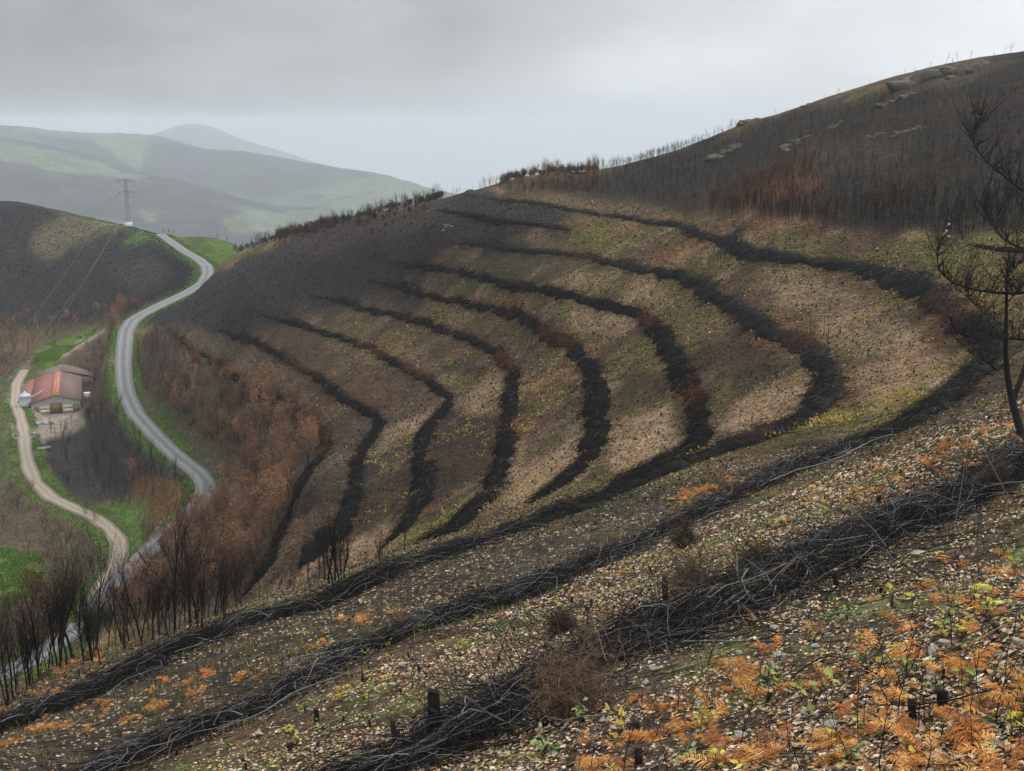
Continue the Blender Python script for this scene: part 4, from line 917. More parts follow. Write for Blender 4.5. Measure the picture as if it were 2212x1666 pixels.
stems([(1668,545,60),(1662,535,40),(1705,528,50),(1733,520,55),(1690,520,30)],'burnt stem standing alone above the topmost brush row')
stems([(1885,676,45)],'single leaning burnt stem inside the topmost brush row')
stems([(1011,828,35),(1019,826,38),(1026,822,42),(1035,820,30),(1041,818,42),(1049,812,36),(1066,795,30)],'thin burnt stem in the small stand beside a rusty bend')
stems([(1143,775,40),(1161,768,38)],'forked burnt stem beside the rusty clump')
stems([(1275,525,30),(1293,518,22),(1335,523,28),(1410,515,20),(1417,520,24),(1360,505,20),(1278,548,34)],'tiny burnt stem far up between two brush rows')
stems([(803,700,24),(808,694,20),(1095,500,20),(1075,500,16),(1068,502,16),(1245,530,20),(1050,505,18)],'tiny burnt stem far off on the cleared slope')
stems([(2055,628,80),(2065,630,90),(2076,630,60),(2082,625,86),(2090,630,95),(2045,610,40),(2110,612,60)],'thin burnt shoot in the group left of the large bare tree')
# --- the bundle and the line of burnt trees on the edge of the near slope
near=Species([proto('burnt_tree',250+i,'burnt tree on the edge of the near slope','tree','burnt trees on the edge of the near slope',mat=M_bark,h=6.5,nb=(10,6,5),r=.08,spread=.5,leaves=0,trunkfrac=.7) for i in range(6)])
nearl=Species([proto('oak_tree',270,'burnt oak with brown leaves','tree','burnt trees on the edge of the near slope',h=6.2,nb=(9,6,5),r=.1,spread=.8,leaves=1100,leafcol=(.15,.075,.038),leafsize=.085,clump=.14,trunkfrac=.6)])
straight=Species([proto('dead_tree',280+i,'straight burnt stem','tree','burnt stems of the clump on the near slope',mat=M_bark,h=5.2,nb=(9,4),r=.10,spread=.32,leaves=0,lean=.03,trunkfrac=.85) for i in range(3)])
for (u,v,px) in [(703,1256,120),(711,1262,135),(718,1268,110),(724,1264,140),(731,1260,125),(737,1256,135),(744,1248,100),(667,1260,80),(690,1250,60),(822,1235,75),(828,1228,60),(790,1240,50),(875,1190,70)]:
    q=hit(u,v,dmin=50,dmax=95); d=math.hypot(q[0],q[1]); straight.put(q,px*1.15*d/F/4.9,label='straight burnt stem in the clump where the near brush rows begin' if 695<u<750 else 'thin burnt stem standing near the clump on the near slope',group='burnt stems of the clump on the near slope' if 695<u<750 else 'thin stems near the clump')
LINE=[(157,1424,260,'dark','burnt oak with a round brown crown, leftmost of the edge trees'),
(205,1418,250,'b',''),(217,1440,150,'b',''),(265,1385,210,'b',''),(280,1382,160,'b',''),(293,1380,120,'b',''),(304,1385,215,'b',''),(345,1366,160,'b',''),(357,1360,120,'b',''),(365,1358,110,'b',''),(375,1348,270,'b',''),(400,1342,120,'b',''),(414,1338,240,'b',''),(425,1335,140,'b',''),(440,1330,150,'b',''),(462,1322,180,'b',''),(468,1318,140,'b',''),(480,1312,120,'b',''),(508,1306,120,'b',''),(520,1300,110,'b',''),(560,1290,100,'b',''),(235,1400,110,'b',''),(250,1395,90,'b',''),(320,1372,100,'b',''),(130,1432,80,'b',''),(100,1440,110,'b',''),(85,1446,90,'b',''),(60,1452,120,'b',''),(35,1458,100,'b',''),(15,1462,110,'b',''),(110,1436,70,'b',''),(330,1372,130,'b',''),(385,1345,130,'b',''),(450,1326,100,'b','')]
for i_ in range(24):
    u_=R.uniform(-10,500); LINE.append((u_,1462-.17*max(u_,0)-.000175*max(u_,0)**2+R.uniform(-6,10),R.uniform(80,190),'b',''))
for i_ in range(16):
    u_=R.uniform(-10,210); LINE.append((u_,1462-.17*max(u_,0)-.000175*max(u_,0)**2+R.uniform(-6,14),R.uniform(150,240),'b',''))
for (u,v,px,k,lab) in LINE:
    q=hit(u,v,dmin=40,dmax=75); d=math.hypot(q[0],q[1]); hh=px*d/F
    if k=='dark': nearl.put(q,hh/5.6,label=lab,group='burnt trees on the edge of the near slope')
    else: near.put(q,hh/5.6,label='leafless burnt tree in the line along the edge of the near slope',group='burnt trees on the edge of the near slope')
for s_ in (oak,dark_oak,burnt,scrub,sky_t,sky_o,stem,near,nearl,straight): s_.clean()
# --- the large bare tree at the right border
def big_tree():
    base=hit(2208,950,dmin=34,dmax=52); D0=math.hypot(base[0],base[1])
    o=bpy.data.objects.new('burnt_tree',None); coll.objects.link(o); o.location=base
    o['label']='large bare burnt tree with long curved limbs at the right border'; o['category']='tree'
    def P(pl,swing):
        # limbs swing towards and away from the viewer along their length
        n=len(pl); r=[]
        for i,(u,v) in enumerate(pl):
            x,y,z=raydir(u,v); h=math.hypot(x,y); dd_=D0+swing*(i/(n-1))
            r.append((x/h*dd_,y/h*dd_,z/h*dd_))
        q=resample(np.array(r),.22); return q-np.array(base)
    def limb(g,pl,r0,r1,swing,col,start=0.0):
        q=P(pl,swing); k=len(q); t=np.linspace(0,1,k)
        g.tubes(q[None],(r0+(r1-r0)*t)[None],8 if r0>.04 else 5,np.array([col])); return q
    B=(.026,.023,.022); G=(.085,.08,.076)
    t=Geo(); c=Geo(); limbs=[]
    limb(t,[(2212,975),(2208,942),(2194,895),(2184,860),(2176,817),(2171,766),(2173,707),(2175,652),(2173,590),(2178,555),(2186,520)],.155,.012,0,B)
    limb(t,[(2188,868),(2196,840),(2204,822),(2214,800),(2226,760),(2236,700),(2238,640),(2236,560)],.10,.05,1.2,B)
    for pl,r0,r1,sw,col in [
     ([(2236,630),(2212,633),(2175,637),(2139,632),(2112,628),(2081,621),(2060,615),(2042,608),(2032,596),(2026,585),(2020,568),(2017,555),(2021,542),(2030,530)],.055,.012,-1.5,B),
     ([(2240,738),(2212,733),(2171,728),(2130,733),(2105,733),(2080,727),(2062,718),(2056,703)],.05,.012,-2.2,B),
     ([(2236,545),(2212,536),(2185,531),(2168,524),(2150,505),(2143,490),(2138,470),(2126,445),(2121,424)],.05,.012,1.8,B),
     ([(2240,430),(2212,412),(2190,396),(2168,381),(2150,365),(2135,351),(2118,338),(2104,322),(2096,301),(2099,283),(2106,268),(2119,251)],.05,.012,2.4,B),
     ([(2236,560),(2240,500),(2240,430),(2250,350)],.05,.03,2.0,B),
     ([(2176,815),(2145,795),(2124,790),(2110,775),(2096,762),(2085,746),(2077,742)],.032,.01,-1.0,G),
     ([(2173,703),(2150,692),(2135,688),(2120,675),(2104,660),(2095,648),(2085,630)],.026,.008,1.3,B),
     ([(2174,655),(2188,640),(2200,630),(2212,615)],.024,.01,-.8,B),
     ([(2173,600),(2185,585),(2200,575),(2212,560)],.02,.008,.8,B),
     ([(2175,640),(2160,625),(2158,610),(2170,600),(2182,590)],.02,.008,.5,B)]:
        q=limb(t,pl,r0,r1,sw,col); limbs.append((q,r1))
    for pl,r0,r1,sw in [([(2168,381),(2164,345),(2161,307),(2152,280),(2148,261),(2150,240),(2155,221)],.026,.007,2.6),([(2161,307),(2172,280),(2183,255),(2200,236),(2210,228)],.02,.006,2.8),
     ([(2135,351),(2126,330),(2124,310),(2130,296),(2136,280)],.016,.006,1.4),([(2190,396),(2205,360),(2208,330),(2225,300)],.02,.007,2.4),([(2143,490),(2160,470),(2165,450),(2180,430)],.016,.006,1.5),
     ([(2168,524),(2180,500),(2186,480),(2205,455)],.018,.006,1.0),([(2026,585),(2036,572),(2040,558),(2050,545)],.012,.005,-1.2),([(2112,628),(2118,610),(2115,595),(2125,575)],.014,.005,-1.6),([(2139,632),(2150,615),(2148,598),(2165,585),(2190,572)],.018,.006,-1.2),
     ([(2105,733),(2120,748),(2130,765),(2128,790)],.013,.005,-2),([(2080,727),(2060,732),(2046,735)],.012,.005,-2.2),([(2085,790),(2110,800),(2150,812),(2172,822)],.008,.012,-.6),([(1978,745),(1985,765),(2010,772),(2040,785),(2085,795)],.006,.01,-1)]:
        limb(c,pl,r0,r1,sw,B)
    rg=np.random.default_rng(5)
    for q,r1 in limbs:
        n=int(len(q)*3.4); k=rg.integers(2,len(q),n); dv=rg.normal(size=(n,3)); dv[:,2]=np.abs(dv[:,2])+.3; dv/=np.linalg.norm(dv,axis=1,keepdims=True)
        L=rg.uniform(.3,1.3,n); tt=np.linspace(0,1,5)
        Q=q[k][:,None]+dv[:,None]*tt[None,:,None]*L[:,None,None]+rg.normal(0,.12,(n,1,3))*tt[None,:,None]**2*L[:,None,None]+np.array([0,0,.25])*(tt[None,:,None]**2)*L[:,None,None]
        c.tubes(Q,.013*(1.1-.75*tt)[None]*np.ones((n,1)),4,np.array([B]*n))
        m=n*2; k2=rg.integers(0,n,m); b2=Q[k2,rg.integers(1,5,m)]; d2=rg.normal(size=(m,3)); d2[:,2]=np.abs(d2[:,2])+.2; d2/=np.linalg.norm(d2,axis=1,keepdims=True); L2=rg.uniform(.15,.6,m); t2=np.linspace(0,1,4)
        c.tubes(b2[:,None]+d2[:,None]*t2[None,:,None]*L2[:,None,None]+rg.normal(0,.08,(m,1,3))*t2[None,:,None]**2*L2[:,None,None],.0085*(1.1-.6*t2)[None]*np.ones((m,1)),3,np.array([B]*m))
    link('trunk',t.mesh('trunk',[M_bark],True),parent=o); link('crown',c.mesh('crown',[M_bark],True),parent=o)
big_tree()
# ------------------------------------------------------------------ barn and the things around it
def empty(name,loc,rz,label,cat,group=None):
    o=bpy.data.objects.new(name,None); coll.objects.link(o); o.location=loc; o.rotation_euler=(0,0,rz); o['label']=label; o['category']=cat
    if group: o['group']=group
    o.empty_display_size=.3
    return o
BRZ=math.radians(18.5)
def part(name,g,parent,mat=None,smooth=False): return link(name,g.mesh(name,[mat or M_paint],smooth),parent=parent)
def slab(g,a,b,c,d,t,col):
    """roof sheet through four corners with a thickness"""
    q=np.array([a,b,c,d],float); n=np.cross(q[1]-q[0],q[3]-q[0]); n/=np.linalg.norm(n)
    v=np.concatenate([q,q-n*t]); g.add(v,[(0,1,2,3),(7,6,5,4),(0,4,5,1),(1,5,6,2),(2,6,7,3),(3,7,4,0)],4,col)
def barn_pt(x,y,z=0):
    c,s=math.cos(BRZ),math.sin(BRZ); return np.array([BARN[0]+x*c-y*s,BARN[1]+x*s+y*c,BARN[2]+z])
def build_barn():
    o=empty('barn',BARN,BRZ,'long farm barn with red sheet roof and cream front beside the dirt track','barn')
    CR=(.52,.47,.33); GR=(.40,.43,.42); L=40.0; E,A=3.7,5.8
    g=Geo()
    g.add([(-7,0,-1),(7,0,-1),(7,0,2.55),(-7,0,2.55),(-7,.25,-1),(7,.25,-1),(7,.25,2.55),(-7,.25,2.55)],[(0,1,2,3),(5,4,7,6),(0,3,7,4),(1,5,6,2),(3,2,6,7)],4,CR)
    g.box(-7,-6.75,.26,L,-1,E-.05,(.25,.22,.18)); g.box(6.75,7,.26,L,-1,E-.05,(.30,.27,.22)); g.box(-6.7,6.7,L-.25,L-.01,-1,E-.05,(.28,.26,.22))
    part('wall',g,o)
    g=Geo(); v=[(-7.02,-.03,2.55),(7.02,-.03,2.55),(7.02,-.03,E),(0,-.03,A-.05),(-7.02,-.03,E)]; v2=[(x,.24,z) for x,_,z in v]
    g.add(v+v2,[(0,1,2,3,4)],5,GR); g.f.append(np.array([9,8,7,6,5])); g.n.append(np.array([5]))
    part('gable_cladding',g,o)
    # roof: left sheet, right sheet, butted at the ridge
    RD=(.235,.092,.070); RB=(.155,.098,.083); OR=(.36,.13,.078)
    g=Geo(); s=(A-E)/7.0
    def zr(x): return A+.08-s*abs(x)
    slab(g,(-7.6,-.5,zr(7.6)),(-1.3,-.5,zr(1.3)),(-1.3,L+.3,zr(1.3)),(-7.6,L+.3,zr(7.6)),.08,RD)
    slab(g,(1.3,-.5,zr(1.3)),(7.6,-.5,zr(7.6)),(7.6,L+.3,zr(7.6)),(1.3,L+.3,zr(1.3)),.08,RB)
    rf=part('roof',g,o,M_roof)
    g=Geo(); slab(g,(-1.3,-.5,zr(1.3)+.02),(0,-.5,zr(0)+.02),(0,L+.3,zr(0)+.02),(-1.3,L+.3,zr(1.3)+.02),.08,OR)
    slab(g,(0,-.5,zr(0)+.02),(1.3,-.5,zr(1.3)+.02),(1.3,L+.3,zr(1.3)+.02),(0,L+.3,zr(0)+.02),.08,OR); part('ridge_cap',g,rf,M_roof)
    g=Geo(); slab(g,(-.25,5,zr(.25)+.06),(.55,5,zr(.55)+.06),(.55,L-2,zr(.55)+.06),(-.25,L-2,zr(.25)+.06),.05,(.46,.36,.30)); part('skylight',g,rf)
    g=Geo(); slab(g,(-11.6,7,zr(11.6)+.03),(-7.55,7,zr(7.6)+.03),(-7.55,L,zr(7.6)+.03),(-11.6,L,zr(11.6)+.03),.08,RD); part('lean_to_roof',g,o,M_roof)
    g=Geo(); g.box(-11.2,-7.01,7.3,7.5,-1,2.3,(.10,.085,.07)); g.box(-11.2,-11.0,7.51,L-.5,-1,2.2,(.12,.10,.08)); part('lean_to_wall',g,o)
    for x0,x1,h,cl in ((-1.75,1.85,3.35,(.22,.145,.06)),(-6.4,-4.9,2.35,(.24,.155,.06))):
        g=Geo(); g.box(x0,x1,-.12,-.01,-.3,h,cl); g.box(x0+.05,x1-.05,-.16,-.125,h*.45,h*.45+.1,(.12,.08,.04)); d=part('door',g,o)
        g=Geo(); g.box(x0-.14,x0-.01,-.2,-.02,-.3,h+.12,(.55,.52,.45)); g.box(x1+.01,x1+.14,-.2,-.02,-.3,h+.12,(.55,.52,.45)); g.box(x0,x1,-.2,-.02,h+.01,h+.14,(.55,.52,.45)); part('frame',g,d)
    for x0,x1 in ((-4.8,-1.95),(2.05,4.9)):
        g=Geo(); g.box(x0,x1,-.10,-.01,1.35,2.4,(.66,.60,.42)); g.box(x0,x1,-.13,-.01,.05,1.3,(.62,.62,.57)); part('shutter',g,o)
    g=Geo(); g.box(5.0,6.98,-.09,-.01,-.2,2.45,(.23,.15,.07)); part('plank_panel',g,o)
    # faded purple animal-head emblem on the gable
    g=Geo(); e=[(-1.2,4.35),(-.7,4.2),(-.35,4.35),(.35,4.35),(.7,4.2),(1.2,4.35),(.55,3.95),(.3,3.55),(0,3.4),(-.3,3.55),(-.55,3.95)]
    g.add([(x,-.06,z) for x,z in e],[tuple(range(len(e)))],len(e),(.30,.25,.38)); em=part('emblem',g,o)
    g=Geo(); g.box(-.3,.3,-.09,-.07,4.05,4.2,(.75,.72,.75)); part('emblem_centre',g,em)
    g=Geo()
    for x in (-7.1,7.02): g=Geo(); g.box(x,x+.1,-.12,-.02,-.4,3.65,(.5,.48,.42)); part('corner_trim',g,o)
    pass
    # brown sheet shed behind
    s_=empty('shed',barn_pt(0,L+1.2),BRZ,'low brown roofed shed joined behind the red roofed barn','shed')
    g=Geo(); BW=(.145,.105,.078)
    slab(g,(-7.5,0,3.2),(1,0,5.6),(1,13,5.6),(-7.5,13,3.2),.09,BW); slab(g,(1,0,5.6),(11.5,0,3.0),(11.5,13,3.0),(1,13,5.6),.09,BW); rr=part('roof',g,s_,M_roof)
    g=Geo(); slab(g,(7.2,-.05,4.2),(11.6,-.05,3.1),(11.6,.45,3.1),(7.2,.45,4.2),.09,(.45,.15,.08)); part('edge_flashing',g,rr,M_roof)
    g=Geo(); g.box(-7.2,11.2,.2,12.8,-1,2.95,(.2,.17,.14)); part('wall',g,s_)
M_roof=material('sheet_roof',.75,.3,[(.35,.14),(2.5,.14)])
build_barn()
def lathe(g,prof,n,col,cx=0,cy=0):
    th=np.arange(n)*2*math.pi/n; v=[(cx+r*math.cos(t),cy+r*math.sin(t),z) for r,z in prof for t in th]
    f=[(i*n+j,i*n+(j+1)%n,(i+1)*n+(j+1)%n,(i+1)*n+j) for i in range(len(prof)-1) for j in range(n)]
    g.add(v,f,4,col)
def build_silo():
    p=barn_pt(-8.9,3.2); o=empty('feed_silo',p,BRZ,'round pale grey metal feed silo standing against the barn roof','silo'); o.scale=(1.15,1.15,1.2)
    g=Geo(); lathe(g,[(1.5,1.9),(1.53,2.6),(1.5,2.65),(1.53,3.3),(1.5,3.35),(1.53,4.0),(1.5,4.6)],20,(.50,.55,.55)); part('tank',g,o,M_metal,True)
    g=Geo(); lathe(g,[(1.62,4.58),(1.6,4.66),(.28,5.55),(.28,5.7),(.02,5.74)],20,(.58,.63,.63)); part('cone_roof',g,o,M_metal)
    g=Geo(); lathe(g,[(.25,.7),(.3,.8),(1.5,1.9)],20,(.06,.062,.062)); part('hopper',g,o)
    for k in range(4):
        a=math.pi/4+k*math.pi/2; g=Geo(); x,y=1.45*math.cos(a),1.45*math.sin(a); g.box(x-.07,x+.07,y-.07,y+.07,-.6,2.0,(.09,.09,.09)); part('leg',g,o)
    g=Geo(); g.tubes(np.array([[(1.2,.6,3.9),(2.6,1.6,4.3),(4.6,3.2,5.1)]]),np.full((1,3),.14),8,(.5,.49,.52)); part('auger_pipe',g,o,None,True)
M_metal=material('galvanised',.45,.5,[(1.2,.1)],metal=.25)
build_silo()
def crate(name,loc,rz,w,d,h,label,cat,col,lidc,ribs=4):
    o=empty(name,loc,rz,label,cat); g=Geo(); g.box(-w/2,w/2,-d/2,d/2,-.3,h,col)
    for i in range(ribs): x=-w/2+w*(i+.5)/ribs; g.box(x-.05,x+.05,-d/2-.06,-d/2-.005,0,h-.05,tuple(c*.8 for c in col))
    part('body',g,o); g=Geo(); g.box(-w/2-.06,w/2+.06,-d/2-.08,d/2+.06,h+.004,h+.12,lidc); part('lid',g,o)
crate('water_tank',barn_pt(-8.6,-.6),BRZ,2.9,2.2,1.9,'grey ribbed water tank at the left corner of the cream barn front','tank',(.46,.49,.49),(.56,.59,.6))
crate('white_tank',barn_pt(9.2,14,1.0),BRZ,2.0,1.6,1.9,'small white tank against the right side of the red roofed barn','tank',(.6,.6,.58),(.75,.75,.74),3)
q=hit(98,917,dmin=330,dmax=420)
def junk(loc,label,cat,seed,col):
    o=empty('scrap_heap',loc,.4,label,cat); rg=np.random.default_rng(seed)
    for nm,k in (('sheet',5),('drum',3)):
        for i in range(k):
            g=Geo(); x,y=rg.uniform(-2.2,2.2),rg.uniform(-1,1)
            if nm=='sheet': a=rg.uniform(-1,1,3)*.5; slab(g,(x-.8,y-.5,.2+a[0]),(x+.8,y-.5,.3+a[1]),(x+.8,y+.5,.9+a[2]),(x-.8,y+.5,.8+a[0]),.05,np.array(col)*rg.uniform(.6,1.2))
            else: lathe(g,[(.02,-.3),(.38,-.29),(.38,.75),(.02,.76)],10,np.array(col)*rg.uniform(.4,.9),x,y)
            part(nm,g,o)
junk(q,'grey heap of scrap metal at the edge of the barn yard','scrap heap',3,(.30,.32,.34))
q=hit(95,971,dmin=280,dmax=380); o=empty('trough',q,.5,'pale blue grey cattle trough on the grass right of the track','trough')
g=Geo(); g.box(-1.5,1.5,-.5,.5,-.1,.55,(.42,.46,.47)); part('basin',g,o); g=Geo(); g.box(-1.3,1.3,-.35,.35,.56,.6,(.15,.17,.18)); part('water',g,o); g=Geo(); g.box(.6,1.8,.7,1.2,-.2,.5,(.36,.33,.28)); part('block',g,o)
k=np.argmin(abs(np.hypot(track[:,0],track[:,1])-357)); q=track[k]; tv=track[k+1]-track[k-1]
o=empty('cattle_grid',(q[0],q[1],q[2]+.10),math.atan2(tv[1],tv[0]),'cattle grid of pale bars across the dirt track','cattle grid')
g=Geo()
for i in range(7): g.box(-1.1+i*.34,-1.0+i*.34,-2.6,2.6,-.05,.08,(.33,.33,.32))
part('bars',g,o); 
for y in (-2.75,2.65):
    g=Geo(); g.box(-1.3,1.3,y,y+.12,-.4,.95,(.42,.42,.40)); part('side_rail',g,o)
# ------------------------------------------------------------------ pylon and its lines
def build_pylon():
    az=math.atan2((277-CU)/F,CP+(CV-480)/F*SP); d=612.0; x,y=math.sin(az)*d,math.cos(az)*d; z=float(H(x,y))
    tv=raydir(278,487); zb=-(-tv[2]/math.hypot(tv[0],tv[1]))*d; z=max(z,zb)
    Ht=21.5; o=empty('pylon',(x,y,z),.25,'grey lattice electricity pylon on the crest beside the road','pylon')
    C1=(.24,.25,.255); g=Geo(); S=[]
    w0,w1=1.0,.42
    def cor(t,k): w_=w0+(w1-w0)*t; a=math.pi/4+k*math.pi/2; return np.array([w_*1.4*math.cos(a)/1.4*1.2,w_*math.sin(a)*1.2,1.4+t*(Ht-1.4)])
    for k in range(4): S.append((cor(0,k),cor(1,k),.11))
    n=11
    for i in range(n):
        for k in range(4): S.append((cor(i/n,k),cor((i+1)/n,(k+1)%4),.06)); S.append((cor((i+1)/n,k),cor((i+1)/n,(k+1)%4),.05))
    g.tubes(np.array([[a,b] for a,b,_ in S]),np.array([[r,r] for *_,r in S]),4,C1); part('lattice_mast',g,o)
    arms=[]
    for zz,hw in ((Ht-.6,3.9),(Ht-6.0,3.4)):
        g=Geo(); T=[((-hw,0,zz),(hw,0,zz)),((-hw,0,zz),(-.4,0,zz-1.1)),((hw,0,zz),(.4,0,zz-1.1)),((-hw,.0,zz),(0,.45,zz+.35)),((hw,0,zz),(0,.45,zz+.35))]
        g.tubes(np.array(T,float),np.full((len(T),2),.10),4,C1); a=part('crossarm',g,o)
        for sx_ in (-hw,hw)+((0,) if zz<Ht-2 else ()):
            g=Geo(); lathe(g,[(.03,zz-1.3),(.12,zz-1.2),(.07,zz-1.0),(.12,zz-.8),(.07,zz-.6),(.12,zz-.4),(.03,zz-.1)],6,(.1,.07,.05),sx_,0); part('insulator',g,a)
            arms.append((sx_,zz-1.3))
    g=Geo(); g.box(-1.7,1.7,-1.7,1.7,-2.0,1.45,(.55,.57,.56)); part('concrete_base',g,o)
    for i,(ax,zz) in enumerate([arms[0],arms[3],arms[1]]):
        a=np.array([x+ax*math.cos(.25),y+ax*math.sin(.25),z+zz])
        u,v,dd_=[(-120,900,255),(-85,905,258),(-40,910,262)][i]; r=raydir(u,v); h=math.hypot(r[0],r[1]); b=np.array([r[0]/h*dd_,r[1]/h*dd_,r[2]/h*dd_])
        t=np.linspace(0,1,24); P=a[None]*(1-t[:,None])+b[None]*t[:,None]; P[:,2]-=11*4*t*(1-t)*.55
        g=Geo(); g.tubes(P[None],np.full((1,24),.022),4,(.20,.20,.20))
        link('power_line',g.mesh('power_line',[M_metal]),label=['leftmost of the three power lines running down from the lattice pylon','middle one of the three power lines running down from the lattice pylon','rightmost of the three power lines running down from the lattice pylon'][i],cat='power line',group='power lines from the pylon')
build_pylon()
# ------------------------------------------------------------------ two workers
def skinned(name,verts,edges,rad,mat,parent,root=0):
    me=bpy.data.meshes.new(name); me.from_pydata([Vector(v) for v in verts],edges,[]); me.materials.append(mat)
    o=link(name,me,parent=parent); m=o.modifiers.new('skin','SKIN'); me.skin_vertices[0].data[root].use_root=True
    for i,r in enumerate(rad): me.skin_vertices[0].data[i].radius=(r,r) if np.isscalar(r) else r
    o.modifiers.new('sub','SUBSURF').levels=1; o.modifiers['sub'].render_levels=2
    return o
def flat(name,c,r=.8): return material(name,r,.3,None,flat=c)
M_skin=flat('skin',(.42,.25,.18)); M_org=flat('orange_cloth',(.40,.105,.045)); M_navy=flat('dark_cloth',(.018,.019,.025)); M_helm=flat('helmet_shell',(.42,.41,.36),.5); M_boot=flat('boot_leather',(.02,.018,.016))
def worker(loc,rz,jack,label,bend=.55,tool=True):
    o=empty('person',loc,rz,label,'person'); b=bend
    hip=(0,0,.92); ch=(.36*b,0,1.20-.05*b); nk=(.72*b,0,1.46-.24*b); hd=(.72*b+.11,0,1.58-.24*b); ht=(.72*b+.15,0,1.70-.24*b)
    sh=[(nk[0]-.03,s*.19,nk[2]-.05) for s in (-1,1)]; el=[(nk[0]+.08,s*.26,nk[2]-.33) for s in (-1,1)]; wr=[(nk[0]+.30,s*.13,nk[2]-.46) for s in (-1,1)]; hn=[(nk[0]+.40,s*.09,nk[2]-.48) for s in (-1,1)]
    kn=[(.10,-.12,.50),(.02,.13,.50)]; an=[(-.02,-.14,.10),(-.14,.15,.10)]; to=[(.17,-.15,.04),(.05,.16,.04)]
    V=[hip,ch,nk,hd,ht]+[p for s in (0,1) for p in (sh[s],el[s],wr[s],hn[s])]+[p for s in (0,1) for p in ((0,(-.1,.1)[s],.88),kn[s],an[s],to[s])]
    E=[(0,1),(1,2),(2,3),(3,4),(2,5),(5,6),(6,7),(7,8),(2,9),(9,10),(10,11),(11,12),(0,13),(13,14),(14,15),(15,16),(0,17),(17,18),(18,19),(19,20)]
    rad=[.13,.14,.065,.095,.085]+[.06,.045,.035,.04]*2+[.09,.06,.042,.045]*2
    skinned('body',V,E,rad,M_skin,o)
    skinned('jacket',[(-.0,0,.84),ch,(nk[0]-.02,0,nk[2]-.03)]+[p for s in (0,1) for p in (sh[s],el[s],(wr[s][0]-.03,wr[s][1],wr[s][2]+.01))],[(0,1),(1,2),(2,3),(3,4),(4,5),(2,6),(6,7),(7,8)],[(.19,.15),(.20,.16),(.11,.10)]+[.085,.068,.055]*2,jack,o)
    skinned('trousers',[hip]+[p for s in (0,1) for p in ((0,(-.1,.1)[s],.86),kn[s],(an[s][0],an[s][1],.13))],[(0,1),(1,2),(2,3),(0,4),(4,5),(5,6)],[.16]+[.115,.085,.07]*2,M_navy,o)
    for s in (0,1): skinned('boot',[(an[s][0]-.05,an[s][1],.05),an[s],to[s]],[(1,0),(1,2)],[.05,.06,.05],M_boot,o,1)
    g=Geo(); lathe(g,[(.19,-.03),(.155,0),(.15,.07),(.11,.13),(.05,.165),(.005,.172)],14,(.75,.74,.66)); hm=part('helmet',g,o,M_helm,True); hm.location=(ht[0]-.03,0,ht[2]-.06); hm.rotation_euler=(0,.5*b+.1,0)
    return o,hn
q=hit(2035,527,dmin=110,dmax=170); W1,hn=worker(q,-.15,M_org,'worker in orange jacket and white helmet bending over brush on the slope',.42)
W1.scale=(.84,)*3
q2=(q[0]+.43*math.cos(-.15)*.84+.27,q[1]-.05,q[2]+.73)
o=empty('chainsaw',q2,-.2,'small pale chainsaw held by the worker in orange','chainsaw')
g=Geo(); g.box(-.2,.12,-.1,.1,-.1,.12,(.4,.4,.38)); part('motor',g,o); g=Geo(); g.box(.13,.55,-.02,.02,-.06,.04,(.5,.5,.5)); part('bar',g,o); g=Geo(); g.tubes(np.array([[(-.15,0,.13),(-.05,0,.22),(.08,0,.13)]]),np.full((1,3),.02),5,(.05,.05,.05)); part('handle',g,o)
q=hit(2041,512,dmin=118,dmax=190); W2,_=worker(q,.1,M_navy,'worker in dark clothes and pale helmet just behind the orange one',.45); W2.scale=(.84,)*3
# ------------------------------------------------------------------ rock outcrops on the hillside
def rock_geo(seed,sx=1,sy=1,sz=.6,n=18,col=(.30,.27,.21)):
    rg=np.random.default_rng(seed); th=np.linspace(0,2*math.pi,n,endpoint=False); ph=np.linspace(-.5*math.pi,.5*math.pi,n//2+1)
    P=np.array([(math.cos(p)*math.cos(t),math.cos(p)*math.sin(t),math.sin(p)) for p in ph for t in th]); P=np.sign(P)*np.abs(P)**.62
    # knock flat faces off the lump
    for k in range(16):
        d=rg.normal(size=3);d/=np.linalg.norm(d); c=rg.uniform(.55,.85); e=P@d; P-=np.where(e>c,e-c,0)[:,None]*d
    P+=rg.normal(0,.02,P.shape); m=len(ph)
    f=[(i*n+j,i*n+(j+1)%n,(i+1)*n+(j+1)%n,(i+1)*n+j) for i in range(m-1) for j in range(n)]
    g=Geo(); g.add(P*np.array([sx,sy,sz]),f,4,np.array(col)*rg.uniform(.85,1.1)); return g
rock_me=[rock_geo(400+i).mesh('rock',[M_stone]) for i in range(5)]
def rock(u,v,w_px,h_px,label,cat='rock',dmin=100,dmax=330,group=None,name='rock',tint=None,sink=.25):
    q=hit(u,v,dmin=dmin,dmax=dmax); d=math.hypot(q[0],q[1])
    o=link(name,rock_me[int(R.integers(5))],label=label,cat=cat,group=group,loc=(q[0],q[1],q[2]+h_px*d/F*.5*(1-2*sink)))
    o.rotation_euler=(R.uniform(-.2,.2),R.uniform(-.2,.2),R.uniform(0,6)); o.scale=(w_px*d/F*.55,w_px*d/F*.45,h_px*d/F*.62)
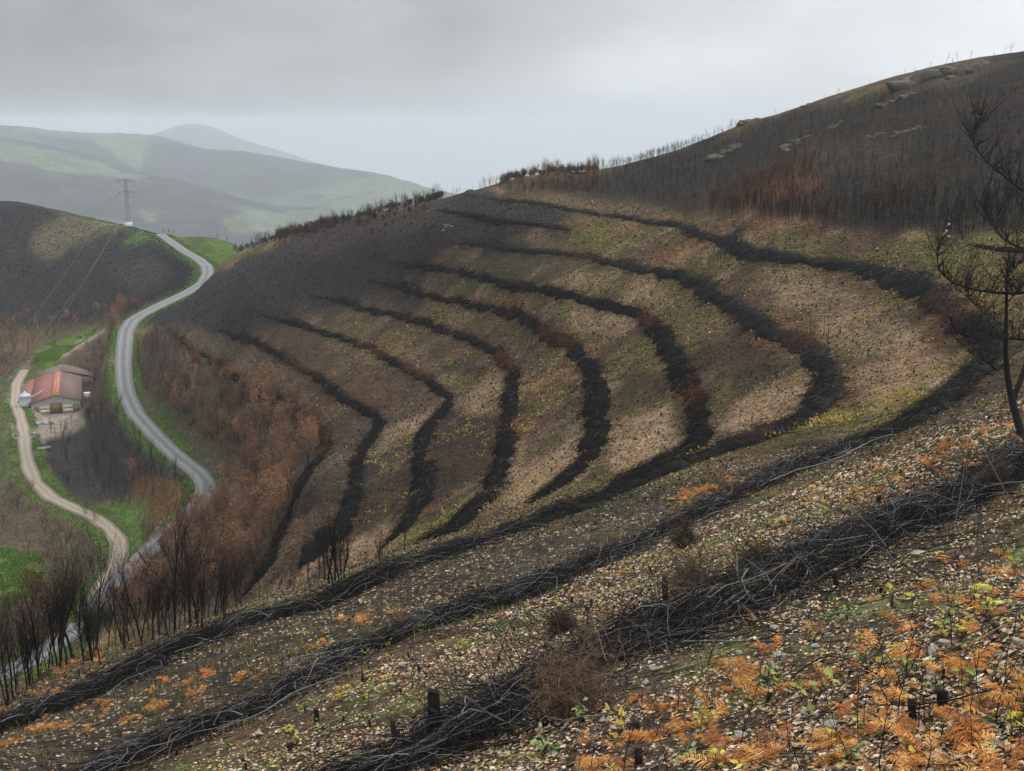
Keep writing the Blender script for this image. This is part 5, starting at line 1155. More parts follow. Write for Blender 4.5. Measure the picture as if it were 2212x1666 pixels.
def outcrop(u,v,w_px,h_px,label):
    """rock breaking out of the hillside: several half sunk lumps in one body"""
    q=hit(u,v,dmin=100,dmax=330); d=math.hypot(q[0],q[1]); w,h=w_px*d/F,h_px*d/F; n=max(4,int(4.2*w/h)); G_=Geo(); rx=np.array([q[1],-q[0]])/d
    for i in range(n):
        t=((i+.5)/n-.5)*w+R.normal(0,.1*w/n); e=R.uniform(-1.0,1.2)*h; x,y=q[0]+rx[0]*t+q[0]/d*e,q[1]+rx[1]*t+q[1]/d*e; z=float(H(x,y)); k=h*R.uniform(.28,.72)
        g=rock_geo(int(R.integers(9999)),k*R.uniform(.8,1.6),k*R.uniform(.7,1.2),k*R.uniform(.6,1.0),12,(.10,.088,.066)); vv=np.concatenate(g.v); a_=R.uniform(-.5,.5); c_,s_=math.cos(a_),math.sin(a_)
        vv=np.stack([vv[:,0]*c_-vv[:,1]*s_+x-q[0],vv[:,0]*s_+vv[:,1]*c_+y-q[1],vv[:,2]+z-q[2]-.1*k],1); G_.add(vv,g.f[0],4,g.c[0][0])
    link('rock_outcrop',G_.mesh('rock_outcrop',[M_stone]),label=label,cat='rock',loc=q)
for a in [(1616,266,36,24,'rounded crag on the skyline where the thin trees end'),(1738,231,22,10,'small dark crag on the right skyline between two bare stretches'),(2000,170,90,40,'broad pale rock slab on the right skyline, left of its neighbour'),(2075,160,80,36,'broad pale rock slab on the right skyline, right of its neighbour'),(2105,140,24,12,'small boulder on top of the right skyline slabs'),
 (1806,272,26,16,'round pale boulder high on the burnt hillside'),(1722,308,46,14,'flat pale ledge below and left of the round boulder'),(1698,325,18,22,'upright rock at the left end of the pale ledge'),(1580,325,40,16,'long grey ledge under the skyline crag'),(1545,342,22,22,'steep dark rock at the lower end of the grey ledge'),(1960,285,60,14,'long low ledge right of the round boulder'),(1890,295,40,10,'thin ledge just right of the round boulder'),(1940,215,70,14,'low pale outcrop below the skyline slabs'),
 (966,492,24,13,'boulder in the burnt ground under the short brush row'),(1064,497,12,7,'small dark boulder right of the bigger one under the short brush row'),(930,456,14,6,'pale rock at the left tip of the short brush row'),(1016,410,12,8,'pale rock on the spur crest at the left tip of the topmost row'),(800,760,13,9,'grey boulder between two brush rows above the rusty stretch'),(750,785,20,10,'grey stone pile on the cleared slope'),(706,913,16,9,'dark boulder beside the lowest brush row bend')]: outcrop(*a)
# ------------------------------------------------------------------ litter of leaves and stones
def polar(n,d0,d1,power,half=26.5):
    a=np.radians(R.uniform(-half,half,n)); e=2-power
    u=R.random(n); d=(d0**e+u*(d1**e-d0**e))**(1/e)
    x,y=np.sin(a)*d,np.cos(a)*d; return x,y,H(x,y),d
def albedo(x,y):
    a=np.clip(((np.arctan2(x,y)+AZ0)/DAZ).round().astype(int),0,len(azf)-1); l=np.clip(((np.log(np.hypot(x,y))-L0)/DL).round().astype(int),0,NL-1)
    return C[a,l]
def slope_n(x,y,e=.4):
    n=np.stack([-(H(x+e,y)-H(x-e,y))/(2*e),-(H(x,y+e)-H(x,y-e))/(2*e),np.ones_like(x)],1); return n/np.linalg.norm(n,axis=1,keepdims=True)
BAND=[(330,1690),(600,1560),(900,1400),(1180,1280),(1500,1145),(1800,1025),(2240,850),(2240,1000),(2000,1115),(1680,1245),(1500,1330),(1240,1470),(1000,1610),(880,1690)]
RX,RY=[-100,771,1004,1237,1404,1579,1789,1998,2240],[2000,1690,1609,1475,1395,1308,1217,1125,1000]
PAL=np.array([(.50,.385,.285),(.42,.295,.195),(.34,.215,.12),(.30,.125,.04),(.12,.075,.045),(.36,.36,.20),(.55,.42,.10),(.46,.40,.34),(.40,.19,.06)])
def litter(n,d0,d1,power,s0,s1,probs,name,lift=.012,seed=0):
    x,y,z,d=polar(n,d0,d1,power)
    U_,V_=project(x,y,z); zn=np.where(inpoly(BAND,U_,V_),1.0,np.where(V_>np.interp(U_,RX,RY),.66,.16))
    keep=R.random(n)<zn*np.clip(3.4*fbm(x/2.4,y/2.4,31+seed,4)-.9,.10,1); x,y,z,d,zn=x[keep],y[keep],z[keep],d[keep],zn[keep]; n=len(x)
    nn=slope_n(x,y)+R.normal(0,.32,(n,3)); nn/=np.linalg.norm(nn,axis=1,keepdims=True)
    k=R.choice(len(PAL),n,p=np.array(probs)/sum(probs)); c=np.minimum(PAL[k]*R.uniform(.65,1.6,(n,1)),.70)*np.where(zn<.5,.62,1)[:,None]
    sz=(s0+(s1*1.25-s0)*R.random(n)**1.8)*np.clip(d/32,.85,1.5)
    g=Geo(); g.cards(np.stack([x,y,z+lift+R.uniform(0,.02,n)],1),sz,c,nn,fold=.35,aspect=.75)
    return link(name,g.mesh(name,[M_litter]),kind='stuff')
litter(240000,9.5,72,1.2,.055,.125,(24,26,22,9,16,7,2,4,9),'leaf_litter')
# small stones
def pebbles(n,d0,d1,power,s0,s1,name):
    x,y,z,d=polar(n,d0,d1,power); k=R.random(n)<np.clip(2.2*fbm(x/3,y/3,37,3)-.5,.08,1); x,y,z,d=x[k],y[k],z[k],d[k]; n=len(x)
    base=np.array([(1,0,0),(.3,.9,0),(-.8,.55,0),(-.8,-.6,0),(.35,-.9,0),(.55,.3,.7),(-.45,.35,.75),(-.1,-.6,.7)]); F_=[(0,1,5),(1,2,6),(1,6,5),(2,3,6),(3,7,6),(3,4,7),(4,0,7),(0,5,7),(5,6,7)]
    a=R.uniform(0,6.28,n); ca,sa=np.cos(a)[:,None],np.sin(a)[:,None]; s=(R.uniform(0,1,n)**2*(s1-s0)+s0)[:,None]*np.clip(d/30,.9,1.4)[:,None]
    b=base[None]*R.uniform(.7,1.25,(n,8,1))
    v=np.stack([x[:,None]+(b[...,0]*ca-b[...,1]*sa)*s,y[:,None]+(b[...,0]*sa+b[...,1]*ca)*s,z[:,None]-.01+b[...,2]*s*R.uniform(.35,.8,(n,1))],-1)
    f=np.array(F_)[None]+(np.arange(n)*8)[:,None,None]
    col=np.array([(.40,.315,.255),(.33,.27,.22),(.44,.38,.33),(.28,.17,.12)])[R.choice(4,n,p=(.45,.3,.15,.1))]*R.uniform(.7,1.15,(n,1))
    g=Geo(); g.add(v.reshape(-1,3),f.reshape(-1,3),3,np.repeat(col,8,axis=0)); return link(name,g.mesh(name,[M_stone]),kind='stuff')
pebbles(15000,9.5,66,1.2,.018,.07,'pebbles')
# bits of twig lying about
def twigs(n,d0,d1,power,name):
    x,y,z,d=polar(n,d0,d1,power); a=R.uniform(0,6.28,n); L=R.uniform(.15,.9,n); t=np.linspace(-.5,.5,4)
    b=R.normal(0,.15,n)*L
    px=x[:,None]+np.cos(a)[:,None]*t*L[:,None]-np.sin(a)[:,None]*b[:,None]*(4*t*t); py=y[:,None]+np.sin(a)[:,None]*t*L[:,None]+np.cos(a)[:,None]*b[:,None]*(4*t*t)
    pz=H(px,py)+.03+np.abs(R.normal(0,.05,(n,1)))+R.normal(0,.10,(n,1))*t*L[:,None]
    c=np.where((R.random(n)<.82)[:,None],[[.024,.021,.019]],[[.22,.15,.09]])*R.uniform(.6,1.4,(n,1))
    g=Geo(); g.tubes(np.stack([px,py,pz],-1),(R.uniform(.0025,.008,n)*np.clip(d/28,.9,1.6))[:,None]*(1.1-.6*(t+.5))[None],3,c); return link(name,g.mesh(name,[M_stick]),kind='stuff')
twigs(9000,9.5,66,1.2,'fallen_twigs')
# clumps of leaves, weeds and black stubs that roughen the mid slopes
DRAW=[(360,725),(470,715),(560,682),(665,640),(800,600),(945,522),(1010,425),(1240,430),(1475,455),(1900,505),(2230,520),(2230,905),(1900,985),(1594,1075),(1300,1130),(1000,1230),(560,1330),(-20,1570),(-20,1470),(500,1300),(560,1270),(640,1100),(715,965),(560,850),(430,770)]
def mid_clumps(n):
    P=fast_scatter(DRAW,n,45,290,1.0); x,y,z=P.T; d=np.hypot(x,y); c0=albedo(x,y); dark=c0.sum(1)<.135
    y1=sstep(.50,.60,fbm(x/9,y/9,95,3)); r=R.random(len(x))
    col=np.where((r<.34)[:,None],[[.30,.215,.14]],np.where((r<.52)[:,None],[[.16,.11,.06]],np.where((r<.72)[:,None],[[.035,.028,.022]],np.where((r<.86)[:,None],[[.24,.21,.075]],[[.42,.33,.25]]))))
    col=np.where(((R.random(len(x))<y1*.22)&~dark)[:,None],np.array([[.34,.245,.075]]),col)
    col=np.where((R.random(len(x))<.10*(P[:,2]>-24))[:,None]&(d<75)[:,None],[[.36,.13,.04]],col)
    col=col*R.uniform(.5,1.15,(len(x),1))*np.where(dark,.4,.8)[:,None]
    keep=R.random(len(x))<np.where(dark,.35,1); x,y,z,d,col=x[keep],y[keep],z[keep],d[keep],col[keep]
    n=len(x); nn=slope_n(x,y,1.0)*.8+R.normal(0,.5,(n,3)); nn/=np.linalg.norm(nn,axis=1,keepdims=True)
    g=Geo(); g.cards(np.stack([x,y,z+.07],1),R.uniform(.10,.30,n)*np.clip(d/120,.6,1.4),col,nn,fold=.5,aspect=.8); link('leaf_clumps',g.mesh('leaf_clumps',[M_litter]),kind='stuff')
mid_clumps(75000)
def stubs(n):
    P=fast_scatter(DRAW+[],n,58,270,1.0); x,y,z=P.T; d=np.hypot(x,y); m=len(x); h=R.uniform(.06,.30,m)*np.clip(d/110,.7,1.2)
    b=np.stack([x,y,z-.05],1); t=b+np.stack([R.normal(0,.06,m),R.normal(0,.06,m),h],1)
    r=R.uniform(.03,.075,m)*np.clip(d/110,.7,1.3); g=Geo(); g.tubes(np.stack([b,t],1),np.stack([r*1.2,r],1),4,np.array([[.017,.015,.014]])*R.uniform(.6,1.5,(m,1)),cap=True)
    link('far_stumps',g.mesh('far_stumps',[M_bark]),kind='stuff')
stubs(2300)
# burnt heather bases on the black spur
def black_tufts():
    P=fast_scatter([(300,690),(440,612),(480,580),(700,488),(940,443),(1100,425),(1200,450),(1230,520),(960,545),(820,640),(560,700),(470,722),(360,725)],15000,225,420,.5); x,y,z=P.T; n=len(x)
    g=Geo(); c=np.array([[.014,.013,.0145]])*R.uniform(.5,2.2,(n,1)); k=R.random(n)<.16; c[k]=np.array([.10,.08,.062])*R.uniform(.5,1.2,(k.sum(),1)); g.cards(np.stack([x,y,z+.14],1),R.uniform(.15,.42,n),c,None,.5,.8); link('burnt_heather',g.mesh('burnt_heather',[M_litter]),kind='stuff')
    P=fast_scatter([(-20,450),(60,445),(230,478),(345,505),(430,590),(400,632),(300,662),(200,703),(-20,715)],9000,400,640,.5); x,y,z=P.T; n=len(x)
    g=Geo(); c=np.array([[.02,.019,.02]])*R.uniform(.5,1.6,(n,1)); k=R.random(n)<.12; c[k]=np.array([.13,.11,.07])*R.uniform(.5,1.2,(k.sum(),1)); g.cards(np.stack([x,y,z+.2],1),R.uniform(.3,.75,n),c,None,.5,.8); link('burnt_scrub',g.mesh('burnt_scrub',[M_litter]),kind='stuff')
black_tufts()
# grass: along the roads and in green patches
def grass():
    g=Geo()
    def blades(x,y,h,w,c):
        n=len(x); z=H(x,y); a=R.uniform(0,6.28,n); dx,dy=np.cos(a)*w,np.sin(a)*w; lx,ly=R.normal(0,.35,n)*h,R.normal(0,.35,n)*h
        v=np.stack([np.stack([x-dx,y-dy,z-.03],1),np.stack([x+dx,y+dy,z-.03],1),np.stack([x+lx,y+ly,z+h],1)],1); g.add(v.reshape(-1,3),np.arange(3*n).reshape(-1,3),3,np.repeat(c,3,axis=0))
    for L,w0,w1,n,k in ((road,2.3,4.6,26000,1.0),(track,1.8,4.2,12000,.8)):
        i=R.integers(1,len(L)-1,n); T=L[np.minimum(i+1,len(L)-1)]-L[i-1]; T=T[:,:2]/np.linalg.norm(T[:,:2],axis=1,keepdims=True); s=np.where(R.random(n)<.5,-1,1)*R.uniform(w0,w1,n)
        x=L[i,0]-T[:,1]*s+T[:,0]*R.uniform(-.8,.8,n); y=L[i,1]+T[:,0]*s+T[:,1]*R.uniform(-.8,.8,n); kk=R.random(n)<sstep(.3,.55,fbm(x/9,y/9,81,3))*.9+.1
        blades(x[kk],y[kk],R.uniform(.15,.5,kk.sum()),R.uniform(.05,.14,kk.sum()),np.array([[.11,.19,.04]])*R.uniform(.5,1.5,(kk.sum(),1)))
    x,y,z,d=polar(60000,9.5,64,1.1); c=albedo(x,y); k=(c[:,1]>c[:,0]*1.12)|((fbm(x/1.6,y/1.6,77,3)>.60)); x,y,d=x[k],y[k],d[k]; n=len(x)
    blades(x,y,R.uniform(.04,.13,n)*np.clip(d/25,.9,1.5),R.uniform(.004,.012,n)*np.clip(d/20,.9,2),np.array([[.15,.21,.06]])*R.uniform(.5,1.5,(n,1))*np.where((R.random(n)<.3)[:,None],[[1.5,1.2,.8]],1))
    x,y,z,d=polar(90000,9.5,60,1.1); k=fbm(x/1.1,y/1.1,177,4)>.575; x,y,d=x[k],y[k],d[k]; n=len(x)
    blades(x,y,R.uniform(.05,.2,n)*np.clip(d/25,.9,1.5),R.uniform(.003,.009,n)*np.clip(d/20,.9,2),np.array([[.34,.235,.10]])*R.uniform(.4,1.5,(n,1)))
    for poly,n in (([(70,785),(75,755),(140,727),(215,705),(205,722),(140,766),(95,800)],9000),([(0,1180),(90,1200),(95,1265),(0,1330)],6000),([(360,506),(500,518),(590,528),(560,556),(480,575)],8000)):
        P=fast_scatter(poly,n,190,620,.5); P=P[fbm(P[:,0]/5,P[:,1]/5,88,3)>.5]; m=len(P); blades(P[:,0],P[:,1],R.uniform(.15,.45,m),R.uniform(.08,.2,m),np.array([[.13,.22,.04]])*R.uniform(.5,1.4,(m,1)))
    link('grass',g.mesh('grass',[M_litter]),kind='stuff')
grass()
# ------------------------------------------------------------------ stumps of cut trees
def stump_proto(seed):
    rg=np.random.default_rng(seed); g=Geo(); f=Geo(); faces=[]; k=1 if seed%3 else 2
    for i in range(k):
        b=np.array([rg.normal(0,.08)*i,rg.normal(0,.08)*i,-.12]); t=b+np.array([rg.normal(0,.05),rg.normal(0,.05),.12+rg.uniform(.16,.34)]); r=rg.uniform(.035,.065)
        P=np.array([b,b*.7+t*.3,b*.3+t*.7,t]); g.tubes(P[None],np.array([[r*1.5,r*1.1,r,r*.96]]),9,np.array([(.020,.018,.016)]),cap=True)
        th=np.arange(9)*2*math.pi/9; ti=rg.normal(0,.25,2)
        v=np.array([t+np.array([r*.9*math.cos(a),r*.9*math.sin(a),.006+r*(ti[0]*math.cos(a)+ti[1]*math.sin(a))+abs(ti).sum()*r*.7]) for a in th]); v=np.concatenate([v,v-np.array([0,0,.012+abs(ti).sum()*r*.7])]); 
        f.add(v,[tuple(range(9))],9,(.42,.30,.15) if seed in (503,505) else (.05,.04,.03)); n=len(v)
        f.f.append(np.array([(j,j+9,(j+1)%9+9,(j+1)%9) for j in range(9)]).ravel()+f.k-18); f.n.append(np.full(9,4)); faces.append(f); f=Geo()
    o=empty('tree_stump',(0,0,0),0,'','tree stump'); link('charred_stem',g.mesh('charred_stem',[M_bark]),parent=o); [link('cut_face',x.mesh('cut_face',[M_litter]),parent=o) for x in faces]; return o
stp=Species([stump_proto(500+i) for i in range(7)])
gS='cut stumps on the near slope'
for (u,v,px,lab,i) in [(941,1612,118,'tallest charred stump in the foreground, beside the black log',1),(860,1620,75,'leaning charred stump left of the tallest one',2),(685,1562,34,'short black stump in pale litter, far left of the tallest one',6),(1806,1268,36,'stump with a pale cut top at the lower edge of the nearest brush row',3),(1855,1235,34,'stump with yellow leaves on top behind the pale cut one',2),(1440,1300,60,'black stump behind the dry bush',6),(1375,1590,38,'black stump with an orange fern in front of the dry bush',0),(2035,1530,40,'double stump among the orange ferns',4),(1380,1655,40,'stump at the bottom edge below the dry bush',1),(1975,1560,48,'pale topped stump in front of the orange ferns',5)]:
    q=hit(u,v,dmin=9); d=math.hypot(q[0],q[1]); hz=px*d/F/.28; o_=stp.put(q,1,label=lab,group=gS,i=i,tilt=(0,-.25 if 'leaning' in lab else 0)); w_=min(hz,1.0+.25*hz); o_.scale=(w_,w_,hz)
NEAR=[(150,1666),(560,1560),(900,1400),(1300,1270),(1700,1110),(2212,930),(2212,1666)]
P=[]
PP=np.concatenate([fast_scatter(BAND,500,16,62,1.1)[:105],fast_scatter(NEAR,600,10,62,1.1)[:30]]); PP=PP[R.permutation(len(PP))]
for q in PP:
    if len(P)>=190: break
    if all((q[0]-a[0])**2+(q[1]-a[1])**2>.5 for a in P): P.append(q)
for q in P: stp.put(q,R.uniform(.35,.8),tilt=(R.normal(0,.16),R.normal(0,.16)),label='small charred stump cut off in the leaf litter of the near slope',group='small charred stumps in the leaf litter')
stp.clean()
# ------------------------------------------------------------------ bracken, oak shoots
def frond(g,rg,base,az,L,rise,droop,col):
    n=19; t=np.linspace(0,1,n); h=np.array([math.cos(az),math.sin(az)]); r_=L*(t*.9); z=rise*L*np.sin(np.minimum(t*1.9,2.6))-droop*L*t**2
    side=rg.normal(0,.12)*L*t**2; P=np.stack([base[0]+h[0]*r_-h[1]*side,base[1]+h[1]*r_+h[0]*side,base[2]+np.maximum(z,-.02*t+.03)],1)
    g.tubes(P[None],(.006*(1.1-t))[None],3,np.array([np.array(col)*.9+.05]))
    pr=np.array([-h[1],h[0],0])
    for i in range(2,n):
        w=L*.34*(1-t[i])**.8*min(1,(i)/3.5)+.02
        for s in (-1,1):
            tip=P[i]+pr*s*w+np.array([h[0],h[1],0])*w*.45+np.array([0,0,rg.normal(-.25,.35)*w]); T_=P[i]-P[i-1]; wd=np.linalg.norm(T_)*.34
            dn=T_/np.linalg.norm(T_); mid=(P[i]+tip)/2+np.array([0,0,.15*w])
            k=np.array(col)*rg.uniform(.6,1.35)
            g.add([P[i]-dn*wd*.5,mid-dn*wd,tip,mid+dn*wd,P[i]+dn*wd*.5],[(0,1,3,4)],4,k); g.f.append(np.array([1,2,3])+g.k-5); g.n.append(np.array([1*3]))
def fern_proto(seed,label):
    rg=np.random.default_rng(seed); o=empty('bracken_fern',(0,0,0),0,label,'fern'); m=int(rg.integers(6,11)); g=Geo()
    for i in range(m):
        c=[(.62,.25,.055),(.50,.18,.042),(.68,.37,.11),(.28,.11,.04)][int(rg.integers(4))]
        frond(g,rg,(rg.normal(0,.04),rg.normal(0,.04),.0),rg.uniform(0,6.28),rg.uniform(.35,.75),rg.uniform(.15,.5),rg.uniform(.1,.5),c)
    link('fronds',g.mesh('fronds',[M_leaf]),parent=o); 
    s_=Geo(); a=rg.uniform(0,6.28,3); s_.tubes(np.array([[(0,0,-.05),(.1*math.cos(x),.1*math.sin(x),.12),(.32*math.cos(x),.32*math.sin(x),.2+.1*math.cos(3*x))] for x in a]),np.array([[.007,.006,.003]]*3),4,np.array([(.45,.24,.09)]*3)); link('dry_stalks',s_.mesh('dry_stalks',[M_leaf]),parent=o)
    return o
fern=Species([fern_proto(600+i,'') for i in range(7)])
for poly,n,d0,d1,s0,s1,lab,grp in [
 ([(1180,1680),(1350,1520),(1500,1450),(1700,1380),(1950,1250),(2240,1090),(2240,1680)],100,9,42,.35,.85,'orange dead bracken clump on the near slope below the nearest brush row','bracken below the nearest brush row'),
 ([(1900,1480),(2240,1380),(2240,1680),(1750,1680)],12,9,30,.5,.9,'large orange bracken clump in the right bottom corner of the slope','large bracken in the bottom corner'),
 ([(1440,1080),(1560,1040),(1660,1015),(1670,1030),(1560,1065),(1450,1100)],34,35,75,.5,.9,'orange bracken in the strip between the two long brush rows','bracken between the two long brush rows'),
 ([(1650,1140),(2000,970),(2240,880),(2240,990),(1900,1130)],34,25,70,.5,.9,'orange bracken behind the nearest brush row','bracken behind the nearest brush row'),
 ([(0,1480),(330,1430),(560,1400),(830,1300),(870,1330),(600,1450),(300,1560),(0,1640)],42,24,62,.45,.9,'orange bracken on the lower left part of the near slope','bracken on the lower left near slope'),
 ([(0,1470),(150,1432),(290,1400),(300,1410),(160,1450),(0,1490)],12,40,75,.6,1.0,'orange bracken at the foot of the edge trees','bracken at the foot of the edge trees')]:
    for q in scatter(poly,n,d0,d1): fern.put(q,R.uniform(s0,s1),label=lab,group=grp,tilt=(R.normal(0,.15),R.normal(0,.15)))
fern.clean()
def sprig_proto(seed,col):
    rg=np.random.default_rng(seed); o=empty('oak_shoot',(0,0,0),0,'','shoot'); g=Geo(); s=Geo(); m=int(rg.integers(9,18))
    for i in range(m):
        a=rg.uniform(0,6.28); r=rg.uniform(.02,.2); b=np.array([r*math.cos(a),r*math.sin(a),rg.uniform(.05,.32)]); L=rg.uniform(.08,.15); pa=rg.uniform(0,6.28); ax=np.array([math.cos(pa),math.sin(pa),rg.normal(0,.4)]); ax/=np.linalg.norm(ax); n_=np.array([rg.normal(0,.5),rg.normal(0,.5),1]); sd=np.cross(n_,ax); sd/=np.linalg.norm(sd)
        out=[(0,.04),(.15,.14),(.25,.10),(.38,.26),(.48,.16),(.6,.30),(.72,.17),(.84,.20),(1,.0)]
        v=[b+ax*L*t+sd*L*w for t,w in out]+[b+ax*L*t-sd*L*w for t,w in reversed(out[:-1])]
        c=np.array(col)*rg.uniform(.7,1.25)
        m2=len(out); ctr=[b+ax*L*t+np.array([0,0,-.008]) for t,_ in out]; nv=len(v)
        q=[]; 
        for j in range(m2-1): q.append((j,j+1,nv+j+1,nv+j)); q.append((nv+j,nv+j+1,(nv-1-j-1) if j+1<m2-1 else m2-1,nv-1-j))
        g.add(v+ctr,q,4,c)
        s.tubes(np.array([[(0,0,-.04),b*.5+np.array([0,0,.03]),b]]),np.array([[.005,.004,.002]]),3,np.array([(.06,.04,.03)]))
    link('leaves',g.mesh('leaves',[M_leaf]),parent=o); link('twigs',s.mesh('twigs',[M_bark]),parent=o); return o
sprig=Species([sprig_proto(700,(.50,.44,.07)),sprig_proto(701,(.36,.40,.10)),sprig_proto(702,(.55,.40,.06)),sprig_proto(703,(.26,.34,.12))])
for (u,v,s,i,lab) in [(1930,1317,1.5,0,'bright yellow oak shoot in the middle of the ferny foreground'),(2100,1330,1.7,0,'lobed yellow oak shoot at the right of the ferny foreground'),(2045,1345,1.1,1,'yellow green oak shoot just left of the lobed yellow one'),(1748,1535,1.7,1,'large yellow green oak shoot between the ferns'),(1340,1590,1.4,2,'golden yellow oak shoot below the dry bush'),(1180,1630,1.2,3,'pale green oak shoot at the bottom edge'),(1650,1470,1.1,3,'green oak shoot above the large yellow green one'),(1260,1560,1.0,3,'pale green shoot between dry bush and golden one'),(1780,1220,1.0,0,'yellow shoot at the far side of the nearest brush row')]:
    sprig.put(hit(u,v,dmin=8),s,label=lab,group='oak shoots in the foreground',i=i)
for poly,n in (([(1150,1680),(1500,1480),(1900,1300),(2240,1120),(2240,1680)],44),([(560,1580),(900,1400),(1250,1250),(1250,1330),(900,1480),(600,1660)],40),([(1250,1260),(1700,1080),(2200,950),(2200,1000),(1500,1250)],40),([(720,1415),(900,1350),(1100,1280),(1110,1300),(900,1375),(740,1440)],22)):
    for q in scatter(poly,n,9,60): sprig.put(q,R.uniform(.5,1.0),label='small yellowish oak shoot sprouting from the leaf litter',group='small oak shoots in the leaf litter')
sprig.clean()
# yellow regrowth scattered over the cleared draw: too many and too small to count
def regrowth():
    P=fast_scatter([(700,720),(900,660),(1100,640),(1300,620),(1450,720),(1700,800),(1900,640),(2100,560),(2200,700),(1900,930),(1500,1000),(1200,1080),(900,1150),(750,1130),(780,960),(980,860)],4600,70,260,1.0); x,y,z=P.T
    k=fbm(x/8,y/8,99,3)>.57; x,y,z=x[k],y[k],z[k]; n=len(x); m=4
    C_=np.repeat(np.stack([x,y,z],1),m,axis=0)+np.concatenate([R.normal(0,.22,(n*m,2)),R.uniform(.05,.4,(n*m,1))],1); c=np.repeat(np.where((R.random(n)<.7)[:,None],[[.36,.26,.06]],[[.27,.26,.085]])*R.uniform(.6,1.2,(n,1)),m,axis=0)
    g=Geo(); g.cards(C_,R.uniform(.14,.3,n*m),c,None,.3,.8); link('oak_regrowth',g.mesh('oak_regrowth',[M_leaf]),kind='stuff')
regrowth()
# ------------------------------------------------------------------ dry bushes in the nearest row, loose branches, shoots
def dry_bush(u,v,px_w,px_h,label,seed,col):
    q=hit(u,v,dmin=10); d=math.hypot(q[0],q[1]); w,h=px_w*d/F/2,px_h*d/F; rg=np.random.default_rng(seed)
    o=empty('dry_bush',q,0,label,'bush'); n=330; a=rg.uniform(0,6.28,n); r=np.sqrt(rg.random(n))*rg.uniform(.5,1.25,n); lob=1+.45*np.sin(a*2+seed)+.3*np.sin(a*3+2*seed); tip=np.stack([np.cos(a)*r*w*lob,np.sin(a)*r*w*.8*lob,h*rg.uniform(.12,1.0,n)**.9*(1.25-.5*r)*(.75+.35*np.sin(a*2+1.3*seed))],1); t=np.linspace(0,1,7); bs=np.stack([rg.normal(0,.3,n)*w,rg.normal(0,.3,n)*w,np.zeros(n)],1)
    cv=rg.normal(0,.14,(n,3))*h; cv[:,2]=np.abs(cv[:,2])*.6; P=bs[:,None]*(1-t[None,:,None])+tip[:,None]*t[None,:,None]**np.array([1.3,1.3,.8])[None,None]+cv[:,None]*np.sin(t*math.pi)[None,:,None]+rg.normal(0,.01,(n,7,3))
    g=Geo(); g.tubes(P,.0055*(1.15-.8*t)[None]*rg.uniform(.6,1.6,(n,1)),3,np.array([col])*rg.uniform(.5,1.7,(n,1))); link('stems',g.mesh('stems',[M_stick]),parent=o)
    k=rg.integers(0,n,2600); b=P[k,rg.integers(3,7,2600)]; dv=rg.normal(size=(2600,3)); dv[:,2]+=.4; dv/=np.linalg.norm(dv,axis=1,keepdims=True); L=rg.uniform(.05,.2,2600); tt=np.linspace(0,1,3)
    g=Geo(); g.tubes(b[:,None]+dv[:,None]*tt[None,:,None]*L[:,None,None]+rg.normal(0,.012,(2600,3,3)),.0026*(1.2-.7*tt)[None]*np.ones((2600,1)),3,np.array([col])*rg.uniform(.6,1.9,(2600,1))); link('twigs',g.mesh('twigs',[M_stick]),parent=o)
dry_bush(1235,1545,200,215,'big brown dry bush in the middle of the nearest brush row',1,(.17,.11,.07))
dry_bush(1488,1285,140,130,'smaller brown dry bush beside the nearest brush row, upslope of the big one',2,(.15,.10,.066))
dry_bush(1215,1370,110,70,'thin dark dry bush on the pale litter behind the big brown one',3,(.05,.035,.025))
dry_bush(2150,1075,110,85,'dark twiggy bush in the nearest brush row at the right border',5,(.06,.045,.034))
dry_bush(1640,1235,120,85,'loose dark twiggy bush on the nearest brush row, right of the smaller brown one',6,(.06,.043,.031))
dry_bush(1480,1180,90,60,'low dark dry bush behind the smaller brown one',4,(.045,.033,.024))
def branch(pl,r0,r1,col,label,lift,cut=False,name='branch',side=7):
    pts=[]
    for (u,v),l in zip(pl,lift if hasattr(lift,'__len__') else [lift]*len(pl)):
        q=hit(u,v,dmin=8); d=math.hypot(q[0],q[1]); q=hit(u,min(v+l*F*.9/d,1900),dmin=8); pts.append(q+np.array([0,0,l]))
    P=resample(np.array(pts),.12); P+=np.cumsum(R.normal(0,.006,P.shape),axis=0); k=len(P); t=np.linspace(0,1,k); o=empty(name,P[0],0,label,'branch')
    g=Geo(); g.tubes((P-P[0])[None],(r0+(r1-r0)*t)[None],side,np.array([col])); n=max(3,k//6); i=R.integers(k//4,k,n); dv=R.normal(size=(n,3)); dv[:,2]=abs(dv[:,2]); dv+=2*(P[-1]-P[0])/np.linalg.norm(P[-1]-P[0]); dv/=np.linalg.norm(dv,axis=1,keepdims=True); L=R.uniform(.2,.7,n); tt=np.linspace(0,1,5)
    g.tubes((P-P[0])[i][:,None]+dv[:,None]*tt[None,:,None]*L[:,None,None]+R.normal(0,.05,(n,1,3))*tt[None,:,None]**2,min(r1,.012)*(1.1-.8*tt)[None]*np.ones((n,1)),4,np.array([col]*n)); link('stem',g.mesh('stem',[M_bark],True),parent=o)
    if cut:
        g=Geo(); T_=(P[0]-P[1]); T_/=np.linalg.norm(T_); a=np.cross(T_,[0,0,1]); a/=np.linalg.norm(a); b=np.cross(T_,a); th=np.arange(10)*.628
        v=np.array([T_*.004+(a*math.cos(x)+b*math.sin(x))*r0*.98 for x in th]); v=np.concatenate([v,v-T_*.01]); g.add(v,[tuple(range(10))],10,(.55,.40,.20)); link('cut_end',g.mesh('cut_end',[M_litter]),parent=o)
BK=(.026,.024,.024); SV=(.12,.115,.11); PB=(.22,.17,.125); BR_=(.16,.095,.06)  # SV: charred branches with their silvery sheen painted into the colour
